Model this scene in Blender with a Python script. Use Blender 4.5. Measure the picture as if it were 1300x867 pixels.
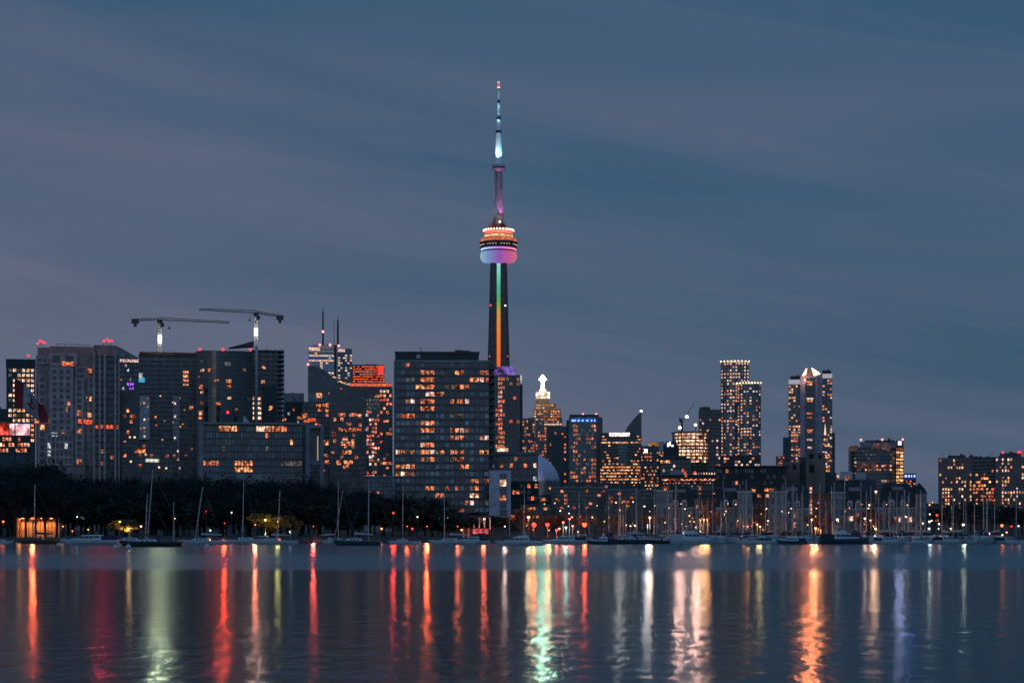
import bpy, math, random
from math import sin, cos, pi, sqrt, radians, atan2
from mathutils import Vector, Matrix
R = random.Random(11)
S = bpy.context.scene
C = S.collection
for o in list(bpy.data.objects):
    bpy.data.objects.remove(o)

# ---------------------------------------------------------------- camera
F, H, HOR, CX, GZ = 2447.0, 3.0, 668.0, 650.0, 0.9   # focal length in photo pixels, eye height, horizon row, centre column, land level
cd = bpy.data.cameras.new('camera')
cam = bpy.data.objects.new('camera', cd); C.objects.link(cam)
cam.location = (0, 0, H); cam.rotation_euler = (pi / 2, 0, 0)
cd.sensor_width = 36; cd.lens = F * 36 / 1300; cd.shift_y = (HOR - 433.5) / 1300
cd.clip_start = 1; cd.clip_end = 60000
S.camera = cam

# ---------------------------------------------------------------- sky, sun, exposure
SUN_EL, SUN_AZ = 1.5, 205.0          # low, behind the viewer's left shoulder, already weak
w = bpy.data.worlds.new('World'); S.world = w; w.use_nodes = True
nt = w.node_tree; nt.nodes.clear(); N = nt.nodes.new; L = nt.links.new
sky = N('ShaderNodeTexSky'); sky.sky_type = 'NISHITA'; sky.sun_disc = False
sky.sun_elevation = radians(SUN_EL); sky.sun_rotation = radians(SUN_AZ)
sky.dust_density = 2.0; sky.ozone_density = 4.0
tint = N('ShaderNodeMix'); tint.data_type = 'RGBA'; tint.blend_type = 'MULTIPLY'; tint.inputs[0].default_value = 1
L(sky.outputs[0], tint.inputs[6]); tint.inputs[7].default_value = (1.15, 1.35, 1.50, 1)
tc = N('ShaderNodeTexCoord')
n1 = N('ShaderNodeTexNoise'); n1.inputs['Scale'].default_value = 1.35; n1.inputs['Detail'].default_value = 5; n1.inputs['Roughness'].default_value = .5; n1.inputs['Distortion'].default_value = .5
sx = N('ShaderNodeSeparateXYZ'); L(tc.outputs['Generated'], sx.inputs[0])
# thicker cloud low down and towards the left
low = N('ShaderNodeMapRange'); low.inputs[1].default_value = 0.30; low.inputs[2].default_value = 0.02; L(sx.outputs[2], low.inputs[0])
left = N('ShaderNodeMapRange'); left.inputs[1].default_value = 0.22; left.inputs[2].default_value = -0.26; L(sx.outputs[0], left.inputs[0])
def M(op, a, b):
    n = N('ShaderNodeMath'); n.operation = op
    for i, v in enumerate((a, b)):
        if isinstance(v, (int, float)): n.inputs[i].default_value = v
        else: L(v, n.inputs[i])
    return n.outputs[0]
# long thin streaks of cloud that sink gently towards the right
cv = N('ShaderNodeCombineXYZ'); L(M('MULTIPLY', sx.outputs[0], 1.5), cv.inputs[0]); L(sx.outputs[1], cv.inputs[1])
L(M('ADD', M('MULTIPLY', sx.outputs[2], 15), M('MULTIPLY', sx.outputs[0], 2.3)), cv.inputs[2]); L(cv.outputs[0], n1.inputs['Vector'])
mask = M('SUBTRACT', M('ADD', M('MULTIPLY', low.outputs[0], .55), M('MULTIPLY', M('MULTIPLY', left.outputs[0], low.outputs[0]), .9)), .13)
mask = M('ADD', mask, M('MULTIPLY', M('SUBTRACT', n1.outputs[0], .5), 2.1))
cl = N('ShaderNodeClamp'); L(mask, cl.inputs[0])
mixc = N('ShaderNodeMix'); mixc.data_type = 'RGBA'; L(cl.outputs[0], mixc.inputs[0])
veil = N('ShaderNodeMix'); veil.data_type = 'RGBA'; veil.inputs[0].default_value = .78; L(tint.outputs[2], veil.inputs[6]); veil.inputs[7].default_value = (.60, 1.34, 2.30, 1)   # thin high overcast
L(veil.outputs[2], mixc.inputs[6]); mixc.inputs[7].default_value = (1.40, 1.66, 2.50, 1)
bg = N('ShaderNodeBackground'); bg.inputs[1].default_value = 0.08
# the western half of the dusk sky, behind the viewer, still holds the afterglow
glow = N('ShaderNodeMapRange'); glow.interpolation_type = 'SMOOTHSTEP'; glow.inputs[1].default_value = .25; glow.inputs[2].default_value = -.9
glow.inputs[3].default_value = .084; glow.inputs[4].default_value = .25; L(sx.outputs[1], glow.inputs[0]); L(glow.outputs[0], bg.inputs[1])
L(mixc.outputs[2], bg.inputs[0])
wo = N('ShaderNodeOutputWorld'); L(bg.outputs[0], wo.inputs[0])

sd = bpy.data.lights.new('sun', 'SUN'); sd.energy = 0.03; sd.angle = radians(12); sd.color = (1, .86, .8)
sun = bpy.data.objects.new('sun', sd); C.objects.link(sun)
az = radians(SUN_AZ)                                   # the light travels away from the sun's place in the sky
sdir = Vector((sin(az) * cos(radians(8)), cos(az) * cos(radians(8)), sin(radians(8))))
sun.rotation_euler = sdir.to_track_quat('Z', 'Y').to_euler()

vs = S.view_settings; vs.view_transform = 'Standard'; vs.look = 'None'; vs.exposure = 0; vs.gamma = 1; vs.use_curve_mapping = False
S.render.film_transparent = False
cy = S.cycles; cy.use_denoising = True; cy.use_adaptive_sampling = False; cy.max_bounces = 6; cy.diffuse_bounces = 2; cy.glossy_bounces = 3; cy.transmission_bounces = 2
cy.sample_clamp_indirect = 4; cy.caustics_reflective = False; cy.caustics_refractive = False

# ---------------------------------------------------------------- materials
_m = {}
def _new(name):
    m = bpy.data.materials.new(name); m.use_nodes = True
    return m, m.node_tree, m.node_tree.nodes['Principled BSDF']
def mat(name, col, rough=.7, metal=0, var=.3, scale=.25, spec=.4):
    if name in _m: return _m[name]
    m, t, p = _new(name)
    p.inputs['Roughness'].default_value = rough; p.inputs['Metallic'].default_value = metal; p.inputs['Specular IOR Level'].default_value = spec
    g = t.nodes.new('ShaderNodeTexCoord'); n = t.nodes.new('ShaderNodeTexNoise'); n.inputs['Scale'].default_value = scale; n.inputs['Detail'].default_value = 6
    t.links.new(g.outputs['Object'], n.inputs['Vector'])
    r = t.nodes.new('ShaderNodeValToRGB'); r.color_ramp.elements[0].position = .3; r.color_ramp.elements[1].position = .7
    r.color_ramp.elements[0].color = [c * (1 - var) for c in col] + [1]; r.color_ramp.elements[1].color = [min(1, c * (1 + var)) for c in col] + [1]
    t.links.new(n.outputs[0], r.inputs[0]); t.links.new(r.outputs[0], p.inputs['Base Color'])
    _m[name] = m; return m
def emit(name, col, s, var=.0, scale=.75):
    """a thing that gives off light, or a lit surface given its own glow; var varies it from spot to spot like the furnishings of a lit room"""
    if name in _m: return _m[name]
    m = bpy.data.materials.new(name); m.use_nodes = True; t = m.node_tree; t.nodes.clear()
    o = t.nodes.new('ShaderNodeOutputMaterial'); e = t.nodes.new('ShaderNodeEmission')
    e.inputs[0].default_value = (*col, 1); e.inputs[1].default_value = s; t.links.new(e.outputs[0], o.inputs[0])
    if var:
        g = t.nodes.new('ShaderNodeNewGeometry'); n = t.nodes.new('ShaderNodeTexNoise'); n.inputs['Scale'].default_value = scale; n.inputs['Detail'].default_value = 5; n.inputs['Roughness'].default_value = .6
        t.links.new(g.outputs['Position'], n.inputs['Vector'])
        r = t.nodes.new('ShaderNodeMapRange'); r.inputs[1].default_value = .42; r.inputs[2].default_value = .70
        r.inputs[3].default_value = s * (1 - var); r.inputs[4].default_value = s * (1 + 1.7 * var)
        t.links.new(n.outputs[0], r.inputs[0]); t.links.new(r.outputs[0], e.inputs[1])
        w_ = t.nodes.new('ShaderNodeValToRGB'); w_.color_ramp.elements[0].position = .38; w_.color_ramp.elements[1].position = .68      # dim corners of a room are redder than its lamp
        w_.color_ramp.elements[0].color = (col[0] * .8, col[1] * .55, col[2] * .5, 1); w_.color_ramp.elements[1].color = (col[0], min(1, col[1] * 1.35), min(1, col[2] * 1.5), 1)
        t.links.new(n.outputs[0], w_.inputs[0]); t.links.new(w_.outputs[0], e.inputs[0])
    _m[name] = m; return m
def ramp_emit(name, axis, lo, hi, stops, s):
    """LED lighting, or LED-lit cladding given its own glow; colour runs along one object axis"""
    m = bpy.data.materials.new(name); m.use_nodes = True; t = m.node_tree; t.nodes.clear()
    o = t.nodes.new('ShaderNodeOutputMaterial'); e = t.nodes.new('ShaderNodeEmission'); e.inputs[1].default_value = s
    g = t.nodes.new('ShaderNodeTexCoord'); x = t.nodes.new('ShaderNodeSeparateXYZ'); t.links.new(g.outputs['Object'], x.inputs[0])
    mr = t.nodes.new('ShaderNodeMapRange'); mr.inputs[1].default_value = lo; mr.inputs[2].default_value = hi; t.links.new(x.outputs[axis], mr.inputs[0])
    r = t.nodes.new('ShaderNodeValToRGB'); cr = r.color_ramp
    while len(cr.elements) < len(stops): cr.elements.new(.5)
    for el, (p, c) in zip(cr.elements, stops): el.position = p; el.color = (*c, 1)
    t.links.new(mr.outputs[0], r.inputs[0]); t.links.new(r.outputs[0], e.inputs[0]); t.links.new(e.outputs[0], o.inputs[0])
    return m

def panel_glass(name, col, px_=2.6, pz_=3.1):
    """curtain wall: every pane sits a little differently, so its tint and gloss differ"""
    m, t, p = _new(name); n = t.nodes.new; l = t.links.new
    g = n('ShaderNodeTexCoord'); d = n('ShaderNodeVectorMath'); d.operation = 'DIVIDE'; d.inputs[1].default_value = (px_, px_, pz_); l(g.outputs['Object'], d.inputs[0])
    f = n('ShaderNodeVectorMath'); f.operation = 'FLOOR'; l(d.outputs[0], f.inputs[0]); wn = n('ShaderNodeTexWhiteNoise'); l(f.outputs[0], wn.inputs['Vector'])
    r = n('ShaderNodeValToRGB'); e = r.color_ramp.elements; e[0].color = [c * .45 for c in col] + [1]; e[1].color = [c * 2.6 for c in col] + [1]; e[1].position = 1.0
    q = e.new(.7); q.color = (*[c * 1.0 for c in col], 1)
    l(wn.outputs['Value'], r.inputs[0]); l(r.outputs[0], p.inputs['Base Color'])
    k = n('ShaderNodeMapRange'); k.inputs[3].default_value = .08; k.inputs[4].default_value = .3; l(wn.outputs['Value'], k.inputs[0]); l(k.outputs[0], p.inputs['Roughness']); p.inputs['Specular IOR Level'].default_value = .6
    _m[name] = m; return m
LIT = {
 'O': emit('lit_room_orange', (1, .25, .10), .8, .88), 'A': emit('lit_room_amber', (1, .36, .15), .95, .85),
 'W': emit('lit_room_warm_white', (1, .55, .34), 1.2, .7), 'R': emit('lit_room_red_orange', (1, .13, .05), 1.0, .6),
 'P': emit('lit_room_pinkish', (1, .62, .52), .9, .6), 'C': emit('lit_room_cool_white', (.75, .9, 1), .7, .7),
 'D': emit('lit_room_dim', (1, .34, .2), .32, .7), 'Y': emit('lit_room_yellow', (1, .5, .2), 1.2, .6),
 'G': emit('lit_room_curtained', (.8, .75, .7), .11, .6), 'V': emit('lit_room_violet', (.35, .09, 1), 1.2, .7),
 'K': emit('work_light_glow', (1, .55, .32), 1.6, .75, .35), 'B': emit('lit_sign_blue', (.05, .25, 1), 1.2, .6),
 'H': emit('lit_room_half_shut', (1, .27, .12), .5, .9),
}
GLASS = [mat('dark_window_glass', (.018, .034, .04), .12, 0, .3, .5, .6), mat('teal_window_glass', (.03, .06, .065), .12, 0, .4, .5, .6),
         mat('curtained_window_glass', (.16, .2, .205), .3, 0, .4, .7), mat('pale_blind_window', (.32, .35, .36), .4, 0, .3, .7)]
curtain = panel_glass('dark_curtain_wall', (.008, .026, .03))
teal = panel_glass('teal_curtain_wall', (.018, .05, .056))
greyglass = panel_glass('grey_curtain_wall', (.06, .085, .096), 3.4, 3.6)
conc = mat('grey_concrete', (.19, .21, .215), .85)
concf = mat('pale_pinkish_frame', (.36, .28, .27), .85)
concl = mat('light_concrete', (.36, .35, .37), .85)
concp = mat('pinkish_precast_concrete', (.25, .19, .185), .85)
concd = mat('dark_concrete', (.055, .075, .078), .9)
brown = mat('brown_precast', (.17, .125, .115), .9)
brick = mat('red_brick', (.2, .075, .05), .9)
white = mat('white_cladding', (.62, .62, .68), .6, 0, .1)
offw = mat('grey_white_siding', (.14, .18, .195), .8, 0, .2)
slate = mat('slate_mansard', (.012, .027, .032), .8)
steel = mat('galvanised_steel', (.3, .31, .33), .45, .6)
alu = mat('mast_aluminium', (.34, .38, .40), .35, .5, .15)
darks = mat('dark_steel', (.02, .03, .033), .6)
frp = mat('white_hull_paint', (.42, .50, .54), .3, 0, .08)
navy = mat('navy_hull_paint', (.03, .065, .09), .3, 0, .2)
blackh = mat('black_hull_paint', (.03, .042, .05), .3, 0, .2)
tanh = mat('brown_varnished_hull', (.10, .065, .04), .4, 0, .2)
canv = mat('navy_canvas', (.018, .032, .06), .9)
canw = mat('pale_canvas', (.38, .4, .42), .9)
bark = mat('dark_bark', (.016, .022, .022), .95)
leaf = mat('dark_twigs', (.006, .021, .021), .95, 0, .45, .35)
leafy = mat('yellow_green_foliage', (.15, .10, .03), .9, 0, .4, .8)  # yellow lamplight is put into this foliage colour, besides the lamps
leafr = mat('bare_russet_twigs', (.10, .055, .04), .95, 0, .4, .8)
redcl = mat('red_flag_cloth', (.17, .02, .025), .9)
whtcl = mat('white_flag_cloth', (.30, .29, .31), .9)
wood = mat('weathered_planks', (.12, .1, .085), .9)

# ---------------------------------------------------------------- mesh helpers
class MB:
    def __init__(s): s.v = []; s.f = []; s.m = []; s.k = 0
    def add(s, v, f):
        b = len(s.v); s.v += v; s.f += [tuple(i + b for i in q) for q in f]; s.m += [s.k] * len(f); return s
    def box(s, x0, x1, y0, y1, z0, z1):
        return s.add([(x0, y0, z0), (x1, y0, z0), (x1, y1, z0), (x0, y1, z0), (x0, y0, z1), (x1, y0, z1), (x1, y1, z1), (x0, y1, z1)],
                     [(3, 2, 1, 0), (4, 5, 6, 7), (0, 1, 5, 4), (1, 2, 6, 5), (2, 3, 7, 6), (3, 0, 4, 7)])
    def pz(s, poly, z0, z1, top=1.0):
        """upright prism on an (x, y) outline"""
        n = len(poly); cx = sum(p[0] for p in poly) / n; cy_ = sum(p[1] for p in poly) / n
        v = [(x, y, z0) for x, y in poly] + [(cx + (x - cx) * top, cy_ + (y - cy_) * top, z1) for x, y in poly]
        return s.add(v, [tuple(range(n - 1, -1, -1)), tuple(range(n, 2 * n))] + [(i, (i + 1) % n, n + (i + 1) % n, n + i) for i in range(n)])
    def py(s, poly, y0, y1):
        """prism on an (x, z) outline, y0 in front"""
        n = len(poly)
        v = [(x, y0, z) for x, z in poly] + [(x, y1, z) for x, z in poly]
        return s.add(v, [tuple(range(n)), tuple(range(2 * n - 1, n - 1, -1))] + [((i + 1) % n, i, n + i, n + (i + 1) % n) for i in range(n)])
    def tube(s, a, b, r0, r1=None, n=6):
        r1 = r0 if r1 is None else r1; a = Vector(a); b = Vector(b); d = (b - a)
        if d.length < 1e-6: return s
        q = d.to_track_quat('Z', 'Y'); v = []
        for p, r in ((a, r0), (b, r1)):
            for i in range(n):
                t = 2 * pi * i / n; v.append(tuple(p + q @ Vector((r * cos(t), r * sin(t), 0))))
        return s.add(v, [tuple(range(n - 1, -1, -1)), tuple(range(n, 2 * n))] + [(i, (i + 1) % n, n + (i + 1) % n, n + i) for i in range(n)])
    def lathe(s, prof, cx=0, cy_=0, n=32, a0=0):
        v = []
        for r, z in prof:
            for i in range(n):
                t = a0 + 2 * pi * i / n; v.append((cx + r * cos(t), cy_ + r * sin(t), z))
        f = []
        for k in range(len(prof) - 1):
            for i in range(n):
                j = (i + 1) % n; f.append((k * n + i, k * n + j, (k + 1) * n + j, (k + 1) * n + i))
        f.append(tuple(range(n - 1, -1, -1))); f.append(tuple(range((len(prof) - 1) * n, len(prof) * n)))
        return s.add(v, f)
    def ball(s, c, r, n=10, sz=1):
        pr = [(r * max(.02, sin(pi * k / 6)), c[2] - r * sz * cos(pi * k / 6)) for k in range(7)]
        return s.lathe(pr, c[0], c[1], n)
    def mesh(s, name, mats, smooth=False):
        me = bpy.data.meshes.new(name); me.from_pydata(s.v, [], s.f)
        for m in (mats if isinstance(mats, (list, tuple)) else [mats]): me.materials.append(m)
        if any(s.m): me.polygons.foreach_set('material_index', s.m)
        if smooth: me.polygons.foreach_set('use_smooth', [True] * len(s.f))
        me.update(); return me
def link(name, data, parent=None, loc=(0, 0, 0)):
    o = bpy.data.objects.new(name, data); C.objects.link(o); o.location = loc
    if parent: o.parent = parent
    return o
def tag(o, label=None, cat=None, group=None, kind=None):
    if label: o['label'] = label
    if cat: o['category'] = cat
    if group: o['group'] = group
    if kind: o['kind'] = kind
    return o
def part(mb, name, mats, parent, smooth=False, label=None):
    o = link(name, mb.mesh(name, mats, smooth), parent)
    if label: o['label'] = label
    return o
def copy_tree(o, parent=None):
    c = o.copy(); C.objects.link(c)
    if parent: c.parent = parent
    for ch in o.children: copy_tree(ch, c)
    return c
def wx(px, Y): return (px - CX) * Y / F
def wz(py, Y): return H + (HOR - py) * Y / F
_wm = {}
def wmesh(m):
    if m.name not in _wm: _wm[m.name] = MB().box(-.5, .5, -.5, .5, -.5, .5).mesh('window_' + m.name, m)
    return _wm[m.name]
class Thing:
    """one top-level thing; x() and z() turn photo columns and rows at its distance into metres on its own front plane"""
    def __init__(s, name, label, cat, px, Y, group=None, face=1.0, z=GZ):
        s.px, s.Y, s.a = px, Y, atan2((px - CX), F) * face
        s.e = link(name, None, None, (wx(px, Y), Y, z)); s.e.rotation_euler = (0, 0, -s.a); s.z0 = z
        tag(s.e, label, cat, group); s.win = []; s.roofs = []
    def x(s, px): return (px - s.px) * s.Y / F * cos(s.a)
    def z(s, py): return wz(py, s.Y) - s.z0
    def part(s, mb, name, mats, parent=None, smooth=False, label=None): return part(mb, name, mats, parent or s.e, smooth, label)
    def body(s, x0, x1, y0, m, depth=22, front=0, y1=None, name='wall', parent=None):
        if name in ('wall', 'penthouse', 'roof_box') and x1 - x0 > 9 and depth > 9: s.roofs.append((s.x(x0), s.x(x1), front, depth, s.z(y0)))
        return s.part(MB().box(s.x(x0), s.x(x1), front, front + depth, 0 if y1 is None else s.z(y1), s.z(y0)), name, m, parent)
    def w(s, x, z, w_, h_, m, y=0, rz=0): s.win.append((x, y, z, w_, h_, rz, m))
    def grid(s, x0, x1, ya, yb, rows, cols, lit=0, keys='OOAW', front=0, frame=None, slab=.2, pier=.15, prot=.3, depth=22, fx=.8, fz=.62, dark=None, wrap=True, every=1, dp=1.0):
        X0, X1, Z0, Z1 = s.x(x0), s.x(x1), s.z(yb), s.z(ya); cw = (X1 - X0) / cols; ch = (Z1 - Z0) / rows
        for r in range(rows):
            for c in range(cols):
                k = lit(r, c) if callable(lit) else (R.choice(keys) if R.random() < lit else None)
                m = LIT[k] if k else (R.choice(dark) if dark and R.random() < dp else None)
                if m: s.w(X0 + (c + .5) * cw, Z1 - (r + .5) * ch, cw * fx, ch * fz, m, front)
        if frame:
            b = MB()
            if slab:
                for r in range(rows + 1):
                    z = Z1 - r * ch
                    b.box(X0 - prot, X1 + prot, front - prot, front + (depth + prot if wrap else .2), z - slab * ch / 2, z + slab * ch / 2)
            if pier:
                for c in range(0, cols + 1, every):
                    x = X0 + c * cw; b.box(x - pier * cw / 2, x + pier * cw / 2, front - prot * 1.15, front + .2, Z0, Z1 + .05)
            s.part(b, 'facade_frame', frame)
    def clutter(s):
        """lift housings, cooling units, vents and aerials set back from the roof edge"""
        for X0, X1, f, d, z in s.roofs:
            w_ = X1 - X0; k_ = s.Y / F
            for i in range(min(7, max(2, int(w_ / 9)))):
                x = X0 + w_ * R.uniform(.06, .9); ww = R.uniform(1.2, min(5, w_ * .14)); h = R.uniform(.8, 2.4) * max(.6, k_); y = f + d * R.uniform(.2, .6); s.part(MB().box(x, x + ww, y, y + R.uniform(2, 4), z - .05, z + h), 'rooftop_plant', concd)
            for i in range(min(4, max(1, int(w_ / 16)))):
                a = MB(); x = X0 + w_ * R.uniform(.06, .94); y = f + d * R.uniform(.15, .6); a.tube((x, y, z - .05), (x, y, z + R.uniform(2, 6) * max(.6, k_)), .1 * max(1, k_), n=4); s.part(a, 'rooftop_aerial', darks)
    def done(s, cap=100):
        if s.e['category'] in ('apartment tower', 'office tower', 'apartment block', 'office block') and s.roofs: s.clutter()
        ws = sorted(s.win, key=lambda q: (not q[6].name.startswith(('lit', 'work')), -q[3] * q[4]))
        for x, y, z, w_, h_, rz, m in ws[:cap]:
            o = link('window', wmesh(m), s.e, (x, y, z)); o.scale = (w_, .12, h_); o.rotation_euler = (0, 0, rz)
        rest = ws[cap:]
        if rest:
            ms = []; b = MB()
            for x, y, z, w_, h_, rz, m in rest:
                if m not in ms: ms.append(m)
                b.k = ms.index(m); c, s_ = cos(rz), sin(rz)
                n = len(b.v); b.box(-w_ / 2, w_ / 2, -.06, .06, -h_ / 2, h_ / 2)
                for i in range(n, len(b.v)):
                    q = b.v[i]; b.v[i] = (x + q[0] * c - q[1] * s_, y + q[0] * s_ + q[1] * c, z + q[2])
            o = s.part(b, 'window', ms); o['kind'] = 'stuff'
        return s.e
SP = .03
def lamp_light(parent, loc, col, power, kind='POINT', rad=.25, aim=None, cone=40):
    ld = bpy.data.lights.new('lamp_light', kind); ld.energy = power * (SP if kind == 'SPOT' and power > 1.5e5 else 1); ld.color = col; ld.shadow_soft_size = rad
    o = link('lamp_light', ld, parent, loc)
    if kind == 'SPOT':
        ld.spot_size = radians(cone); ld.spot_blend = .4
        o.rotation_euler = Vector(aim).to_track_quat('-Z', 'Y').to_euler()
    return o

# ---------------------------------------------------------------- ground and water
SH = 352.0
g = MB(); g.box(-9000, 9000, SH, 30000, -2, GZ)
tag(link('ground', g.mesh('ground', mat('dark_turf', (.03, .036, .03), .95, 0, .5, .08))), 'dark city ground behind the water', 'ground', kind='structure')
g = MB(); g.box(-600, 600, SH - .4, SH - .003, -2, GZ + .12)
tag(link('quay_wall', g.mesh('quay_wall', concd)), 'low dark concrete quay wall along the water', 'quay', kind='structure')
g = MB(); g.box(-600, 600, SH + .3, SH + 6, GZ + .004, GZ + .03)
tag(link('promenade', g.mesh('promenade', mat('promenade_paving', (.11, .1, .095), .9))), 'paved lakeside promenade', 'path', kind='structure')
def water_mat():
    m = bpy.data.materials.new('lake_water'); m.use_nodes = True; t = m.node_tree; t.nodes.clear(); n_ = t.nodes.new; l = t.links.new
    out = n_('ShaderNodeOutputMaterial'); mx = n_('ShaderNodeMixShader'); di = n_('ShaderNodeBsdfDiffuse'); gl = n_('ShaderNodeBsdfGlossy'); fr = n_('ShaderNodeLayerWeight')
    di.inputs[0].default_value = (.006, .02, .026, 1); gl.inputs[0].default_value = (.38, .51, .56, 1); gl.distribution = 'GGX'      # weaker reflection off tilted waves is put into a dark teal gloss colour
    fr.inputs[0].default_value = .35; l(fr.outputs['Fresnel'], mx.inputs[0]); l(di.outputs[0], mx.inputs[1]); l(gl.outputs[0], mx.inputs[2]); l(mx.outputs[0], out.inputs[0])
    ge = n_('ShaderNodeNewGeometry'); se = n_('ShaderNodeSeparateXYZ'); l(ge.outputs['Position'], se.inputs[0])
    # a lane of wind-ruffled water lies across the bay between 145 m and 225 m out
    no = n_('ShaderNodeTexNoise'); no.inputs['Scale'].default_value = .012; no.inputs['Detail'].default_value = 2; l(ge.outputs['Position'], no.inputs['Vector'])
    ad = n_('ShaderNodeMath'); ad.operation = 'MULTIPLY_ADD'; l(no.outputs[0], ad.inputs[0]); ad.inputs[1].default_value = 26; l(se.outputs[1], ad.inputs[2])
    mr = n_('ShaderNodeMapRange'); mr.inputs[1].default_value = 100; mr.inputs[2].default_value = 300; l(ad.outputs[0], mr.inputs[0])
    ra = n_('ShaderNodeValToRGB'); e = ra.color_ramp.elements; l(mr.outputs[0], ra.inputs[0])
    for pos, v in ((.20, 0), (.27, 1), (.46, 1), (.66, .38)):
        q = e.new(pos); q.color = (v, v, v, 1)
    e[0].color = (0, 0, 0, 1); e[-1].color = (.38, .38, .38, 1)
    rr = n_('ShaderNodeMapRange'); rr.inputs[3].default_value = WR0; rr.inputs[4].default_value = WR1; l(ra.outputs[0], rr.inputs[0]); l(rr.outputs[0], gl.inputs['Roughness'])
    # ripples: long low wavelets with finer chop on top
    mp_ = n_('ShaderNodeMapping'); mp_.inputs['Scale'].default_value = (1.0, .42, 1); l(ge.outputs['Position'], mp_.inputs[0])
    a = n_('ShaderNodeTexNoise'); a.inputs['Scale'].default_value = WS; a.inputs['Detail'].default_value = 3; a.inputs['Roughness'].default_value = .5; l(mp_.outputs[0], a.inputs['Vector'])
    b = n_('ShaderNodeBump'); b.inputs['Strength'].default_value = 1; b.inputs['Distance'].default_value = WB; l(a.outputs[0], b.inputs['Height'])
    l(b.outputs[0], gl.inputs['Normal'])
    return m
WR0, WR1, WB, WS = .14, .26, .036, 1.15
g = MB(); g.add([(-3000, -400, 0), (3000, -400, 0), (3000, SH, 0), (-3000, SH, 0)], [(0, 1, 2, 3)])
tag(link('water', g.mesh('water', water_mat())), 'calm dark lake water', 'water', kind='structure')
# ================================================================ buildings, from the left edge of the bay
# far-left office slab behind the flag
T = Thing('office_tower', 'far left office tower with rows of pale lit windows under a dark cap', 'office tower', 26, 1150)
T.body(8, 45, 466, concd, 26); T.part(MB().box(T.x(7.6), T.x(45.4), -.4, 26.4, T.z(466), T.z(456)), 'roof_cap', darks)
T.grid(10, 44, 467, 562, 15, 6, lambda r, c: R.choice('PWYG' if r < 11 else 'WOA') if R.random() < (.9 if c > 0 else .6) else None, frame=concd, slab=.35, pier=.3, fx=.68, fz=.58)
b = MB(); b.tube((T.x(36), 8, T.z(456)), (T.x(36), 8, T.z(451)), .15); o = T.part(b, 'mast', darks)
T.part(MB().ball((T.x(36), 8, T.z(450)), .8, 8), 'obstruction_light', emit('red_beacon', (1, .03, .05), 2.6), o); T.done()
# edge block
T = Thing('apartment_block', 'low apartment block at the far left edge with orange windows', 'apartment block', 2, 1250)
T.body(-14, 8, 519, concd, 20); T.grid(-13, 8, 520, 560, 8, 7, .35, 'OOR', frame=concd); T.done()
# screen building
T = Thing('screen_building', 'low building topped by a glowing red and white advertising screen', 'building', 19, 900)
T.body(-10, 39, 553, concd, 18); T.grid(-9, 38, 554, 575, 3, 12, .55, 'OOAW', frame=concd, slab=.3)
T.part(MB().box(T.x(-10), T.x(39), 2, 4, T.z(553), T.z(536)), 'screen_frame', darks)
T.part(MB().box(T.x(-9), T.x(11), 1.6, 2.1, T.z(552), T.z(537)), 'lit_screen', emit('screen_red', (1, .1, .06), .9, .8, .25))
T.part(MB().box(T.x(12), T.x(38), 1.6, 2.1, T.z(552), T.z(537.5)), 'lit_screen', emit('screen_pink_white', (1, .55, .6), 1.3, .6, .2)); T.done()
# flag
T = Thing('flagpole', 'tall flagpole flying a drooping red and white maple leaf flag', 'flagpole', 19, 620)
b = MB(); b.tube((0, 0, 0), (0, 0, T.z(479)), .28, .14, 8); b.ball((0, 0, T.z(478.4)), .3, 8); T.part(b, 'pole', darks)
NU, NV = 28, 10
def flagpt(u, v):
    top = 481 + 36 * u ** 1.15 - 4 * sin(u * 7); hh = 37 - 17 * u
    return (T.x(19.6 + 40 * u + 2.2 * sin(v * 3 + u * 5) * u), -.2 + 1.5 * sin(u * 9 + v * 2) * u, T.z(top + hh * v + 1.5 * sin(u * 8)))
b = MB(); vs_ = [flagpt(i / NU, j / NV) for i in range(NU + 1) for j in range(NV + 1)]
vs_ += [(x, y + .06, z) for x, y, z in vs_]; K = (NU + 1) * (NV + 1)
for i in range(NU):
    b_f = []
    for j in range(NV):
        q = (i * (NV + 1) + j, i * (NV + 1) + j + 1, (i + 1) * (NV + 1) + j + 1, (i + 1) * (NV + 1) + j); b_f += [q, tuple(k + K for k in reversed(q))]
    b.f += b_f; b.m += [0 if (i < NU / 4 or i >= NU * .75) else 1] * len(b_f)
b.v = vs_; fl = T.part(b, 'flag', [redcl, whtcl], smooth=True)
half = [(0, .5), (.06, .36), (.13, .4), (.1, .16), (.22, .3), (.25, .22), (.4, .25), (.34, .1), (.42, .06), (.2, -.14), (.23, -.22), (.03, -.19), (.03, -.46)]
leafp = half + [(-x, z) for x, z in reversed(half[1:])]
b = MB(); pts = [flagpt(.5 + x * .42, .5 - z * .8) for x, z in leafp]; c0 = flagpt(.5, .52); pts = [c0] + pts
n = len(leafp); b.add([(x, y - .05, z) for x, y, z in pts] + [(x, y - .02, z) for x, y, z in pts], [(0, 1 + (i + 1) % n, 1 + i) for i in range(n)] + [(n + 1, n + 2 + i, n + 2 + (i + 1) % n) for i in range(n)])
T.part(b, 'maple_leaf', redcl, fl); T.done()
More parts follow.
